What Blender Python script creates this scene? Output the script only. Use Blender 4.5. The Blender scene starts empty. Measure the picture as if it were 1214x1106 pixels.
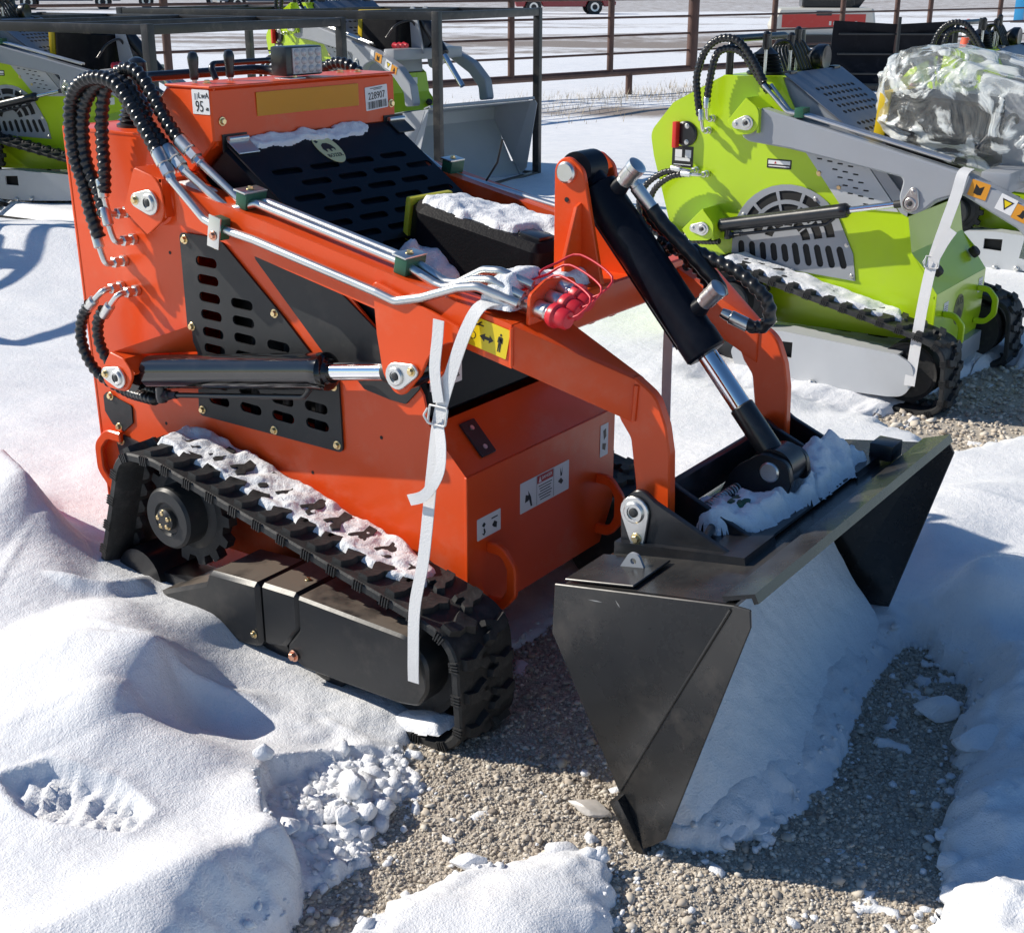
import bpy, bmesh, math, random
import numpy as np
from mathutils import Vector, Matrix
from mathutils.geometry import tessellate_polygon

R = math.radians
rnd = random.Random(7)
scene = bpy.context.scene
col = scene.collection

# ------------------------------------------------------------------ camera
cam_d = bpy.data.cameras.new("camera")
cam = bpy.data.objects.new("camera", cam_d)
col.objects.link(cam)
cam_d.sensor_fit = 'HORIZONTAL'
cam_d.sensor_width = 36.0
cam_d.lens = 36.0 * 1541.08 / 1214.0
cam_d.clip_start = 0.05
cam_d.clip_end = 1500
RX = Vector((0.81406, 0.58078, 0.00135))       # image right
RY = Vector((-0.20396, 0.28371, 0.93697))      # image up
RZ = Vector((0.54379, -0.76302, 0.34941))      # backwards
mw = Matrix((RX, RY, RZ)).transposed().to_4x4()
mw.translation = Vector((1.9151, -2.2149, 1.4352))
cam.matrix_world = mw
scene.camera = cam

# ------------------------------------------------------------------ light
SUN_EL = R(35.0)
SUN_TRAVEL = R(22.0)          # the light travels towards this heading (from +X towards +Y)
world = bpy.data.worlds.new("World")
scene.world = world
world.use_nodes = True
wn = world.node_tree
for n in list(wn.nodes):
    wn.nodes.remove(n)
sky = wn.nodes.new('ShaderNodeTexSky')
sky.sky_type = 'NISHITA'
sky.sun_disc = False
sky.sun_elevation = SUN_EL
SX, SY = -math.cos(SUN_TRAVEL), -math.sin(SUN_TRAVEL)     # towards the sun
sky.sun_rotation = math.atan2(SX, SY)
sky.air_density = 1.0
sky.dust_density = 0.1
sky.ozone_density = 3.5
sky.altitude = 800
bg = wn.nodes.new('ShaderNodeBackground')
bg.inputs['Strength'].default_value = 0.100
wo = wn.nodes.new('ShaderNodeOutputWorld')
hs = wn.nodes.new('ShaderNodeHueSaturation')
hs.inputs['Saturation'].default_value = 1.12
wn.links.new(sky.outputs[0], hs.inputs['Color'])
wn.links.new(hs.outputs[0], bg.inputs[0])
wn.links.new(bg.outputs[0], wo.inputs[0])

sd = bpy.data.lights.new("sun", 'SUN')
sd.energy = 5.0
sd.angle = R(0.53)
sd.color = (1.0, 0.93, 0.82)
sun = bpy.data.objects.new("sun", sd)
col.objects.link(sun)
dirv = Vector((math.cos(SUN_TRAVEL) * math.cos(SUN_EL), math.sin(SUN_TRAVEL) * math.cos(SUN_EL), -math.sin(SUN_EL)))
sun.rotation_euler = dirv.to_track_quat('-Z', 'Y').to_euler()
sun.location = (-6, -3, 6)

vs = scene.view_settings
vs.view_transform = 'Standard'
vs.look = 'None'
vs.exposure = 0.12
vs.gamma = 1.0
vs.use_curve_mapping = False

# ------------------------------------------------------------------ materials
MATS = {}


def mat(name, rgb, rough=0.5, metal=0.0, coat=0.0, bump=0.0, bscale=60.0, var=0.0, vscale=4.0,
        rvar=0.0, dust=0.0, dustcol=(0.42, 0.38, 0.33), spec=0.5, dscale=9.0, top=0.0, topcol=(0.20, 0.165, 0.135)):
    if name in MATS:
        return MATS[name]
    m = bpy.data.materials.new(name)
    m.use_nodes = True
    nt = m.node_tree
    b = nt.nodes['Principled BSDF']
    b.inputs['Base Color'].default_value = (*rgb, 1)
    b.inputs['Roughness'].default_value = rough
    b.inputs['Metallic'].default_value = metal
    b.inputs['Coat Weight'].default_value = coat
    b.inputs['Coat Roughness'].default_value = 0.105
    b.inputs['Specular IOR Level'].default_value = spec
    tc = nt.nodes.new('ShaderNodeTexCoord')

    def noise(scale, detail=5, rg=0.6):
        n = nt.nodes.new('ShaderNodeTexNoise')
        n.inputs['Scale'].default_value = scale
        n.inputs['Detail'].default_value = detail
        n.inputs['Roughness'].default_value = rg
        nt.links.new(tc.outputs['Object'], n.inputs['Vector'])
        return n

    def ramp(src, a, c0, e, c1):
        r = nt.nodes.new('ShaderNodeValToRGB')
        r.color_ramp.elements[0].position = a
        r.color_ramp.elements[0].color = (*c0, 1)
        r.color_ramp.elements[1].position = e
        r.color_ramp.elements[1].color = (*c1, 1)
        nt.links.new(src, r.inputs[0])
        return r
    last = None
    if var > 0:
        n = noise(vscale)
        r = ramp(n.outputs['Fac'], 0.3, tuple(c * (1 - var) for c in rgb), 0.7, tuple(min(1, c * (1 + var)) for c in rgb))
        last = r.outputs['Color']
    if dust > 0:
        n = noise(dscale, 9, 0.72)
        r = ramp(n.outputs['Fac'], 0.52, (0, 0, 0), 0.74, (dust, dust, dust))
        mx = nt.nodes.new('ShaderNodeMixRGB')
        nt.links.new(r.outputs['Color'], mx.inputs['Fac'])
        if last:
            nt.links.new(last, mx.inputs['Color1'])
        else:
            mx.inputs['Color1'].default_value = (*rgb, 1)
        mx.inputs['Color2'].default_value = (*dustcol, 1)
        last = mx.outputs['Color']
    if top > 0:
        # settled dust on faces that look upwards
        ge = nt.nodes.new('ShaderNodeNewGeometry')
        sx_ = nt.nodes.new('ShaderNodeSeparateXYZ')
        nt.links.new(ge.outputs['Normal'], sx_.inputs[0])
        n = noise(5.5, 8, 0.62)
        m1 = nt.nodes.new('ShaderNodeMapRange')
        m1.inputs['From Min'].default_value = 0.75
        m1.inputs['From Max'].default_value = 0.93
        nt.links.new(sx_.outputs['Z'], m1.inputs['Value'])
        m2 = nt.nodes.new('ShaderNodeMapRange')
        m2.inputs['From Min'].default_value = 0.36
        m2.inputs['From Max'].default_value = 0.50
        m2.inputs['To Max'].default_value = top
        nt.links.new(n.outputs['Fac'], m2.inputs['Value'])
        mm = nt.nodes.new('ShaderNodeMath')
        mm.operation = 'MULTIPLY'
        nt.links.new(m1.outputs[0], mm.inputs[0])
        nt.links.new(m2.outputs[0], mm.inputs[1])
        mx = nt.nodes.new('ShaderNodeMixRGB')
        nt.links.new(mm.outputs[0], mx.inputs['Fac'])
        if last:
            nt.links.new(last, mx.inputs['Color1'])
        else:
            mx.inputs['Color1'].default_value = (*rgb, 1)
        mx.inputs['Color2'].default_value = (*topcol, 1)
        last = mx.outputs['Color']
    if last:
        nt.links.new(last, b.inputs['Base Color'])
    if rvar > 0:
        n = noise(vscale * 2.3, 6, 0.65)
        mr = nt.nodes.new('ShaderNodeMapRange')
        mr.inputs['To Min'].default_value = max(0.03, rough - rvar)
        mr.inputs['To Max'].default_value = min(1, rough + rvar)
        nt.links.new(n.outputs['Fac'], mr.inputs['Value'])
        nt.links.new(mr.outputs['Result'], b.inputs['Roughness'])
    if bump > 0:
        n = noise(bscale, 4)
        bp = nt.nodes.new('ShaderNodeBump')
        bp.inputs['Strength'].default_value = bump
        bp.inputs['Distance'].default_value = 0.004
        nt.links.new(n.outputs['Fac'], bp.inputs['Height'])
        nt.links.new(bp.outputs['Normal'], b.inputs['Normal'])
    MATS[name] = m
    return m


ORANGE = mat("orange_paint", (0.78, 0.080, 0.010), 0.34, coat=0.10, spec=0.35, bump=0.06, bscale=14, var=0.05, vscale=3, rvar=0.10, dust=0.22, dustcol=(0.66, 0.36, 0.25), dscale=5)
LIME = mat("lime_paint", (0.47, 0.68, 0.010), 0.30, coat=0.3, bump=0.06, bscale=14, var=0.04, vscale=3, rvar=0.07, dust=0.06)
GREY = mat("grey_paint", (0.33, 0.35, 0.38), 0.36, coat=0.15, bump=0.05, bscale=20, var=0.05, rvar=0.08, dust=0.12)
LGREY = mat("light_grey_paint", (0.50, 0.52, 0.54), 0.38, coat=0.1, bump=0.05, bscale=20, var=0.05, rvar=0.08, dust=0.15)
BLACK = mat("black_satin_paint", (0.010, 0.011, 0.014), 0.32, coat=0.2, bump=0.08, bscale=25, var=0.2, rvar=0.12, dust=0.12, dustcol=(0.16, 0.14, 0.12))
BMETAL = mat("black_bucket_paint", (0.019, 0.019, 0.019), 0.27, coat=0.15, bump=0.10, bscale=9, var=0.25, rvar=0.17, dust=0.35, dustcol=(0.15, 0.13, 0.11), dscale=6, top=.5, topcol=(.065, .061, .056))
GLOSSB = mat("gloss_black_cylinder", (0.006, 0.006, 0.007), 0.10, coat=0.25, bump=0.02, bscale=30, dust=0.08, dustcol=(0.2, 0.18, 0.16))
COVER = mat("dusty_track_cover", (0.020, 0.021, 0.022), 0.40, bump=0.1, bscale=30, var=0.2, rvar=0.12, dust=0.3, dustcol=(0.13, 0.115, 0.1), top=.9, topcol=(.17, .14, .115))
LIPM = mat("sky_sheen_lip_bar", (0.17, 0.17, 0.17), 0.34, metal=0.35, coat=0.2, bump=0.1, bscale=30, var=0.3, rvar=0.12, dust=0.3)  # base colour lightened to carry the sky's reflection on the lip
PLATE = mat("charcoal_plate", (0.030, 0.032, 0.034), 0.42, spec=0.3, bump=0.08, bscale=40, var=0.15, rvar=0.1, dust=0.15, dustcol=(0.2, 0.17, 0.15))
RUBBER = mat("rubber", (0.020, 0.021, 0.022), 0.62, bump=0.35, bscale=70, var=0.25, dust=0.35, dustcol=(0.15, 0.14, 0.13), dscale=16)
HOSE = mat("hose_guard", (0.016, 0.016, 0.017), 0.28, bump=0.05, bscale=80, dust=0.2, dustcol=(0.12, 0.11, 0.1))
ZINC = mat("zinc_plated_steel", (0.70, 0.70, 0.68), 0.34, metal=1.0, bump=0.06, bscale=60, var=0.08, rvar=0.12)
CHROME = mat("chrome_rod", (0.86, 0.87, 0.88), 0.10, metal=1.0, rvar=0.03)
BRASS = mat("yellow_zinc_bolt", (0.78, 0.62, 0.34), 0.3, metal=1.0, var=0.2, vscale=80, rvar=0.1)
COPPER = mat("copper_toned_bolt", (0.75, 0.40, 0.28), 0.33, metal=1.0, var=0.2, vscale=80)
DKZINC = mat("dark_zinc_hole", (0.06, 0.06, 0.06), 0.5, metal=0.6)
CLAMP = mat("green_plastic_clamp", (0.015, 0.10, 0.055), 0.45, bump=0.1, bscale=90)
RED = mat("red_rubber", (0.62, 0.02, 0.035), 0.38, bump=0.05, bscale=60, var=0.1)
YELLOW = mat("yellow_plastic", (0.75, 0.52, 0.01), 0.4, var=0.08, dust=0.1)
OLIVEY = mat("olive_yellow_trim", (0.62, 0.56, 0.03), 0.45, var=0.1)
STRAP = mat("white_webbing", (0.72, 0.72, 0.72), 0.6, bump=0.35, bscale=350, var=0.05, dust=0.12)
WIRE = mat("white_coated_wire", (0.72, 0.72, 0.70), 0.3, metal=0.4)
BOXB = mat("black_plastic_box", (0.006, 0.006, 0.008), 0.5, spec=0.15, bump=0.2, bscale=160, dust=0.12, dustcol=(0.12, 0.12, 0.12))
HOOD = mat("black_hood_paint", (0.005, 0.007, 0.013), 0.36, coat=0.0, spec=0.14, bump=0.04, bscale=20, dust=0.08, dustcol=(0.1, 0.1, 0.11))
INNER = mat("dark_engine_bay", (0.012, 0.012, 0.012), 0.7)
FRAME = mat("black_steel_tube", (0.035, 0.033, 0.032), 0.42, metal=0.3, bump=0.15, bscale=50, var=0.3, rvar=0.12, dust=0.4, dustcol=(0.2, 0.17, 0.14))
RUSTY = mat("rusty_brown_pipe", (0.095, 0.045, 0.032), 0.6, bump=0.2, bscale=40, var=0.3, vscale=6)
LABELW = mat("white_sticker", (0.78, 0.78, 0.78), 0.4)
LABELY = mat("yellow_sticker", (0.80, 0.60, 0.01), 0.38)
LABELO = mat("orange_sticker", (0.70, 0.30, 0.03), 0.4)
LABELK = mat("black_print", (0.015, 0.015, 0.015), 0.45)
LABELR = mat("red_print", (0.45, 0.02, 0.02), 0.4)
CREAM = mat("cream_badge", (0.72, 0.68, 0.36), 0.45)
REFLECT = mat("amber_reflector", (0.78, 0.33, 0.02), 0.42, bump=0.6, bscale=900)
LENS = mat("led_lens", (0.45, 0.46, 0.47), 0.22, metal=0.0, coat=0.4)
DIRTYICE = mat("dirty_ice", (.50, .47, .43), .35, bump=.3, bscale=60, var=.2, vscale=30)
PLOUGH = mat("dull_plough_paint", (.006, .007, .011), .6, spec=.15, var=.2, dust=.1, dustcol=(.1, .1, .11))
GLASSD = mat("dark_car_glass", (0.02, 0.025, 0.03), 0.08, coat=1.0)
BEIGE = mat("beige_car_paint", (0.46, 0.42, 0.36), 0.35, coat=0.5, dust=0.2)
CARRED = mat("red_car_paint", (0.28, 0.012, 0.02), 0.3, coat=0.8, dust=0.1)
WHITEP = mat("white_machine_paint", (0.66, 0.63, 0.55), 0.4, coat=0.3, dust=0.15)
REDP = mat("red_machine_paint", (0.55, 0.035, 0.025), 0.4, coat=0.3, dust=0.1)
BLUEP = mat("blue_paint", (0.02, 0.26, 0.52), 0.4, coat=0.3)
CONE = mat("orange_cone_plastic", (0.78, 0.12, 0.05), 0.5)
TYRE = mat("tyre_rubber", (0.025, 0.025, 0.025), 0.7, bump=0.2)

# ------------------------------------------------------------------ object helpers


def tag(o, label=None, cat=None, group=None, kind=None):
    if label:
        o['label'] = label
    if cat:
        o['category'] = cat
    if group:
        o['group'] = group
    if kind:
        o['kind'] = kind
    return o


def empty(name, loc=(0, 0, 0), rz=0.0, s=1.0):
    o = bpy.data.objects.new(name, None)
    o.location = loc
    o.rotation_euler = (0, 0, rz)
    o.scale = (s, s, s)
    o.empty_display_size = 0.2
    col.objects.link(o)
    return o


def smooth_me(me, ang=35):
    me.shade_smooth()
    me.set_sharp_from_angle(angle=R(ang))


def link(name, me, material=None, parent=None, smooth=True, ang=35):
    if material is not None and len(me.materials) == 0:
        me.materials.append(material)
    if smooth:
        smooth_me(me, ang)
    o = bpy.data.objects.new(name, me)
    if parent is not None:
        o.parent = parent
    col.objects.link(o)
    return o


def from_bm(name, bm, material, parent=None, smooth=True, ang=35):
    me = bpy.data.meshes.new(name)
    bmesh.ops.recalc_face_normals(bm, faces=bm.faces)
    bm.to_mesh(me)
    bm.free()
    return link(name, me, material, parent, smooth, ang)


def pydata(name, V, F, material, parent=None, smooth=True, ang=35, bevel=0.0, seg=2):
    bm = bmesh.new()
    vs_ = [bm.verts.new(v) for v in V]
    for f in F:
        try:
            bm.faces.new([vs_[i] for i in f])
        except ValueError:
            pass
    bmesh.ops.recalc_face_normals(bm, faces=bm.faces)
    if bevel:
        do_bevel(bm, bevel, seg)
    return from_bm(name, bm, material, parent, smooth, ang)


def do_bevel(bm, w, seg=2, ang=25):
    es = [e for e in bm.edges if len(e.link_faces) == 2 and e.calc_face_angle(0) > R(ang)]
    if es:
        bmesh.ops.bevel(bm, geom=es, offset=w, segments=seg, profile=0.6, affect='EDGES', clamp_overlap=True)


def bm_box(bm, c, s, rot=None):
    M = Matrix.Translation(c) @ (rot.to_4x4() if rot is not None else Matrix()) @ Matrix.Diagonal((*s, 1))
    return bmesh.ops.create_cube(bm, size=1.0, matrix=M)


def box(name, c, s, material, parent=None, rot=None, bevel=0.004, seg=2):
    bm = bmesh.new()
    bm_box(bm, c, s, rot)
    if bevel:
        do_bevel(bm, bevel, seg)
    return from_bm(name, bm, material, parent)


def boxes(name, lst, material, parent=None, bevel=0.0):
    bm = bmesh.new()
    for it in lst:
        bm_box(bm, *it)
    if bevel:
        do_bevel(bm, bevel, 1)
    return from_bm(name, bm, material, parent)


def rounded(pts, radii, n=5):
    """2D polygon with rounded corners"""
    out = []
    N = len(pts)
    if not isinstance(radii, (list, tuple)):
        radii = [radii] * N
    for i in range(N):
        p = Vector(pts[i])
        a = Vector(pts[i - 1]) - p
        b = Vector(pts[(i + 1) % N]) - p
        r = radii[i]
        if r <= 0 or a.length < 1e-6 or b.length < 1e-6:
            out.append(tuple(p))
            continue
        ang = a.angle(b)
        d = r / math.tan(ang / 2)
        d = min(d, a.length * 0.49, b.length * 0.49)
        rr = d * math.tan(ang / 2)
        p1 = p + a.normalized() * d
        p2 = p + b.normalized() * d
        cdir = (a.normalized() + b.normalized()).normalized()
        cc = p + cdir * (rr / math.sin(ang / 2))
        a0 = math.atan2(p1.y - cc.y, p1.x - cc.x)
        a1 = math.atan2(p2.y - cc.y, p2.x - cc.x)
        da = (a1 - a0 + math.pi) % (2 * math.pi) - math.pi
        for k in range(n + 1):
            t = a0 + da * k / n
            out.append((cc.x + rr * math.cos(t), cc.y + rr * math.sin(t)))
    return out


def circle2(cx, cy, r, n=20, a0=0.0):
    return [(cx + r * math.cos(a0 + 2 * math.pi * k / n), cy + r * math.sin(a0 + 2 * math.pi * k / n)) for k in range(n)]


def slot2(cx, cy, L, w, ang=0.0, n=6):
    """stadium outline"""
    out = []
    h = L / 2 - w / 2
    for k in range(n + 1):
        t = -math.pi / 2 + math.pi * k / n
        out.append((h + w / 2 * math.cos(t), w / 2 * math.sin(t)))
    for k in range(n + 1):
        t = math.pi / 2 + math.pi * k / n
        out.append((-h + w / 2 * math.cos(t), w / 2 * math.sin(t)))
    ca, sa = math.cos(ang), math.sin(ang)
    return [(cx + x * ca - y * sa, cy + x * sa + y * ca) for x, y in out]


def XZ(y):
    return Matrix(((1, 0, 0, 0), (0, 0, 1, y), (0, 1, 0, 0), (0, 0, 0, 1)))


def YZ(x):
    return Matrix(((0, 0, 1, x), (1, 0, 0, 0), (0, 1, 0, 0), (0, 0, 0, 1)))


def XY(z):
    return Matrix(((1, 0, 0, 0), (0, 1, 0, 0), (0, 0, 1, z), (0, 0, 0, 1)))


def frame3(o, u, v):
    """matrix mapping (a,b,c) to o + a*u + b*v + c*(u x v)"""
    u = Vector(u).normalized()
    v = Vector(v)
    v = (v - u * v.dot(u)).normalized()
    w = u.cross(v)
    return Matrix(((u.x, v.x, w.x, o[0]), (u.y, v.y, w.y, o[1]), (u.z, v.z, w.z, o[2]), (0, 0, 0, 1)))


def plate_bm(bm, M, outer, t, holes=()):
    """extrude polygon (with holes) of plane coords through thickness 0..t along local z"""
    loops = [list(outer)] + [list(h) for h in holes]
    flat = [p for lp in loops for p in lp]
    tris = tessellate_polygon([[Vector((p[0], p[1], 0)) for p in lp] for lp in loops])
    lo = [bm.verts.new(M @ Vector((p[0], p[1], 0))) for p in flat]
    hi = [bm.verts.new(M @ Vector((p[0], p[1], t))) for p in flat]
    for a, b, c_ in tris:
        for vv in ((lo[a], lo[c_], lo[b]), (hi[a], hi[b], hi[c_])):
            try:
                bm.faces.new(vv)
            except ValueError:
                pass
    k = 0
    for lp in loops:
        n = len(lp)
        for i in range(n):
            a, b = k + i, k + (i + 1) % n
            try:
                bm.faces.new((lo[a], lo[b], hi[b], hi[a]))
            except ValueError:
                pass
        k += n


def plate(name, M, outer, t, material, parent=None, holes=(), bevel=0.0, ang=30):
    bm = bmesh.new()
    plate_bm(bm, M, outer, t, holes)
    bmesh.ops.recalc_face_normals(bm, faces=bm.faces)
    if bevel:
        # merge coplanar triangles first, then bevel the rim
        bmesh.ops.dissolve_limit(bm, angle_limit=R(1), verts=bm.verts, edges=bm.edges)
        do_bevel(bm, bevel, 1, 50)
    return from_bm(name, bm, material, parent, True, ang)


def frames_along(P):
    P = [Vector(p) for p in P]
    T = []
    for i in range(len(P)):
        a = P[max(0, i - 1)]
        b = P[min(len(P) - 1, i + 1)]
        T.append((b - a).normalized())
    ref = Vector((0, 0, 1)) if abs(T[0].z) < 0.9 else Vector((1, 0, 0))
    n = (ref - T[0] * ref.dot(T[0])).normalized()
    out = []
    for i in range(len(P)):
        if i:
            n = (n - T[i] * n.dot(T[i]))
            n = n.normalized() if n.length > 1e-8 else out[-1][1]
        out.append((P[i], n, T[i].cross(n)))
    return out


def sweep_bm(bm, P, rf, seg=12, cap=True, closed=False):
    fr = frames_along(P)
    rings = []
    s = 0
    for i, (p, n, b) in enumerate(fr):
        if i:
            s += (p - fr[i - 1][0]).length
        ring = []
        for k in range(seg):
            a = 2 * math.pi * k / seg
            r = rf(s, a) if callable(rf) else rf
            ring.append(bm.verts.new(p + n * (math.cos(a) * r) + b * (math.sin(a) * r)))
        rings.append(ring)
    for i in range(len(rings) - 1):
        for k in range(seg):
            bm.faces.new((rings[i][k], rings[i][(k + 1) % seg], rings[i + 1][(k + 1) % seg], rings[i + 1][k]))
    if cap:
        bm.faces.new(rings[0][::-1])
        bm.faces.new(rings[-1])


def fillet_path(P, r, n=7):
    P = [Vector(p) for p in P]
    out = [P[0]]
    for i in range(1, len(P) - 1):
        p = P[i]
        a = P[i - 1] - p
        b = P[i + 1] - p
        ang = a.angle(b)
        if ang > R(176):
            out.append(p)
            continue
        d = min(r / math.tan(ang / 2), a.length * 0.48, b.length * 0.48)
        rr = d * math.tan(ang / 2)
        p1 = p + a.normalized() * d
        p2 = p + b.normalized() * d
        cc = p + (a.normalized() + b.normalized()).normalized() * (rr / math.sin(ang / 2))
        v1, v2 = p1 - cc, p2 - cc
        th = v1.angle(v2)
        for k in range(n + 1):
            t = k / n
            out.append(cc + (v1 * math.sin((1 - t) * th) + v2 * math.sin(t * th)) / math.sin(th))
    out.append(P[-1])
    return out


def catmull(P, step=0.004):
    P = [Vector(p) for p in P]
    Q = [P[0] * 2 - P[1]] + P + [P[-1] * 2 - P[-2]]
    out = []
    for i in range(1, len(Q) - 2):
        p0, p1, p2, p3 = Q[i - 1:i + 3]
        n = max(2, int((p2 - p1).length / step))
        for k in range(n):
            t = k / n
            out.append(0.5 * ((2 * p1) + (p2 - p0) * t + (2 * p0 - 5 * p1 + 4 * p2 - p3) * t * t + (3 * p1 - p0 - 3 * p2 + p3) * t ** 3))
    out.append(P[-1])
    return out


def tube(name, P, r, material, parent=None, bend=0.0, seg=14, spline=False):
    pts = catmull(P, 0.01) if spline else (fillet_path(P, bend) if bend else P)
    bm = bmesh.new()
    sweep_bm(bm, pts, r, seg)
    return from_bm(name, bm, material, parent, True, 50)


def hose(name, P, r, material=None, parent=None, pitch=0.0165, step=0.0034, seg=12, amp=0.16, label=None):
    pts = catmull(P, step)
    bm = bmesh.new()
    k = 2 * math.pi / pitch

    def rf(s, a):
        w = math.cos(s * k - a)
        return r * (1 + amp * (w if w > -0.5 else -0.5 + (w + 0.5) * 0.3))
    sweep_bm(bm, pts, rf, seg)
    o = from_bm(name, bm, material or HOSE, parent, True, 80)
    if label:
        o['label'] = label
    return o


def lathe_bm(bm, M, prof, seg=24):
    """prof: list of (radius, height); axis local z"""
    rings = []
    for r, h in prof:
        if r < 1e-6:
            rings.append([bm.verts.new(M @ Vector((0, 0, h)))])
        else:
            rings.append([bm.verts.new(M @ Vector((r * math.cos(2 * math.pi * k / seg), r * math.sin(2 * math.pi * k / seg), h))) for k in range(seg)])
    for a, b in zip(rings[:-1], rings[1:]):
        for k in range(seg):
            k2 = (k + 1) % seg
            if len(a) == 1 and len(b) == 1:
                continue
            if len(a) == 1:
                bm.faces.new((a[0], b[k], b[k2]))
            elif len(b) == 1:
                bm.faces.new((a[k], b[0], a[k2]))
            else:
                bm.faces.new((a[k], b[k], b[k2], a[k2]))
    if len(rings[0]) > 1:
        bm.faces.new(rings[0][::-1])
    if len(rings[-1]) > 1:
        bm.faces.new(rings[-1])


def axis_M(p, d):
    q = Vector(d).normalized().to_track_quat('Z', 'Y')
    return Matrix.Translation(p) @ q.to_matrix().to_4x4()


def lathe(name, p, d, prof, material, parent=None, seg=24, ang=35):
    bm = bmesh.new()
    lathe_bm(bm, axis_M(p, d), prof, seg)
    return from_bm(name, bm, material, parent, True, ang)


_bolt = {}


def bolt(p, d, r, material, parent, name="bolt", rot=0.3):
    """flanged hex bolt head, mesh shared"""
    key = (material.name,)
    if key not in _bolt:
        bm = bmesh.new()
        lathe_bm(bm, Matrix(), [(1.25, 0), (1.25, 0.12), (1.15, 0.2), (1.0, 0.22)], 16)
        lathe_bm(bm, Matrix(), [(0.86, 0.2), (0.86, 0.75), (0.72, 0.9), (0.0, 0.9)], 6)
        me = bpy.data.meshes.new("bolt")
        bmesh.ops.recalc_face_normals(bm, faces=bm.faces)
        bm.to_mesh(me)
        bm.free()
        me.materials.append(material)
        smooth_me(me, 30)
        _bolt[key] = me
    o = bpy.data.objects.new(name, _bolt[key])
    o.parent = parent
    o.matrix_local = axis_M(p, d) @ Matrix.Rotation(rot, 4, 'Z') @ Matrix.Diagonal((r, r, r, 1))
    col.objects.link(o)
    return o


def text_obj(name, txt, M, size, material, parent, ext=0.0003, align='CENTER', sx=1.0):
    cu = bpy.data.curves.new("t", 'FONT')
    cu.body = txt
    cu.size = size
    cu.align_x = align
    cu.align_y = 'CENTER'
    cu.extrude = ext
    cu.resolution_u = 3
    to = bpy.data.objects.new("t", cu)
    col.objects.link(to)
    me = bpy.data.meshes.new_from_object(to)
    bpy.data.objects.remove(to)
    me.transform(M @ Matrix.Diagonal((sx, 1, 1, 1)))
    me.name = name
    me.materials.clear()
    me.materials.append(material)
    o = bpy.data.objects.new(name, me)
    o.parent = parent
    col.objects.link(o)
    return o


def cables(name, lst, material, parent):
    bm = bmesh.new()
    for P, r in lst:
        sweep_bm(bm, catmull(P, 0.008), r, 8)
    return from_bm(name, bm, material, parent, True, 60)


def copy_tree(o, parent=None):
    c = o.copy()
    col.objects.link(c)
    c.parent = parent
    for ch in list(o.children):
        copy_tree(ch, c)
    return c


# numpy value noise
def _hash(ix, iy, seed):
    h = (ix.astype(np.int64) * 374761393 + iy.astype(np.int64) * 668265263 + seed * 1442695041) & 0xFFFFFFFF
    h = ((h ^ (h >> 13)) * 1274126177) & 0xFFFFFFFF
    return ((h ^ (h >> 16)) & 0xFFFFFF) / float(0xFFFFFF)


def vnoise(x, y, seed=0):
    ix = np.floor(x)
    iy = np.floor(y)
    fx = x - ix
    fy = y - iy
    fx = fx * fx * fx * (fx * (fx * 6 - 15) + 10)
    fy = fy * fy * fy * (fy * (fy * 6 - 15) + 10)
    a = _hash(ix, iy, seed)
    b = _hash(ix + 1, iy, seed)
    c_ = _hash(ix, iy + 1, seed)
    d = _hash(ix + 1, iy + 1, seed)
    return (a + (b - a) * fx) * (1 - fy) + (c_ + (d - c_) * fx) * fy


def fbm(x, y, f=1.0, oct_=4, seed=0, gain=0.5):
    s = 0
    a = 1.0
    t = 0
    for o in range(oct_):
        s = s + a * (vnoise(x * f + 17.3 * o, y * f - 9.1 * o, seed + o) - 0.5)
        t += a
        a *= gain
        f *= 2.03
    return s / t * 2
# ================================================================== loader parts (local frame: +X forward, -Y towards the photographer)


def path_closed(pts, rad, step):
    """closed smooth loop through rounded polygon, evenly resampled"""
    pl = rounded(pts, rad, 10)
    P = [Vector((a, b)) for a, b in pl]
    n = len(P)
    L = [0]
    for i in range(n):
        L.append(L[-1] + (P[(i + 1) % n] - P[i]).length)
    tot = L[-1]
    m = max(8, int(round(tot / step)))
    out = []
    j = 0
    for k in range(m):
        s = tot * k / m
        while L[j + 1] < s:
            j += 1
        t = (s - L[j]) / max(1e-9, L[j + 1] - L[j])
        out.append(P[j].lerp(P[(j + 1) % n], t))
    return out, tot


TRACK_PTS = [(-.575, 0.0), (-.47, .30), (-.425, .436), (-.30, .440), (.445, .278), (.545, .245), (.556, .03), (.50, -.004)]
TRACK_RAD = [.06, .10, .075, .08, .16, .12, .13, .14]

_lug_me = {}


def lug_mesh(mirror):
    if mirror in _lug_me:
        return _lug_me[mirror]
    # outline in (s, y): s along the belt, y inwards from the edge
    o = [(-.013, .0), (.011, .0), (.021, .022), (.019, .044), (.031, .060), (.022, .076), (.008, .070), (.004, .052),
         (-.004, .052), (-.008, .066), (-.020, .062), (-.014, .046), (-.004, .030)]
    if mirror:
        o = [(a, -b) for a, b in o]
    o = [(a, b + (-.013 if mirror else .013)) for a, b in o]
    bm = bmesh.new()
    lo = [bm.verts.new((a * 1.12, b * 1.03, -0.002)) for a, b in o]
    hi = [bm.verts.new((a * 0.9, b * 0.96 + (0.002 if not mirror else -0.002), 0.016)) for a, b in o]
    n = len(o)
    for i in range(n):
        bm.faces.new((lo[i], lo[(i + 1) % n], hi[(i + 1) % n], hi[i]))
    bm.faces.new(hi)
    bmesh.ops.triangulate(bm, faces=[f for f in bm.faces if len(f.verts) > 4])
    bmesh.ops.recalc_face_normals(bm, faces=bm.faces)
    me = bpy.data.meshes.new("track_lug")
    bm.to_mesh(me)
    bm.free()
    me.materials.append(RUBBER)
    smooth_me(me, 30)
    _lug_me[mirror] = me
    return me


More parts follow.
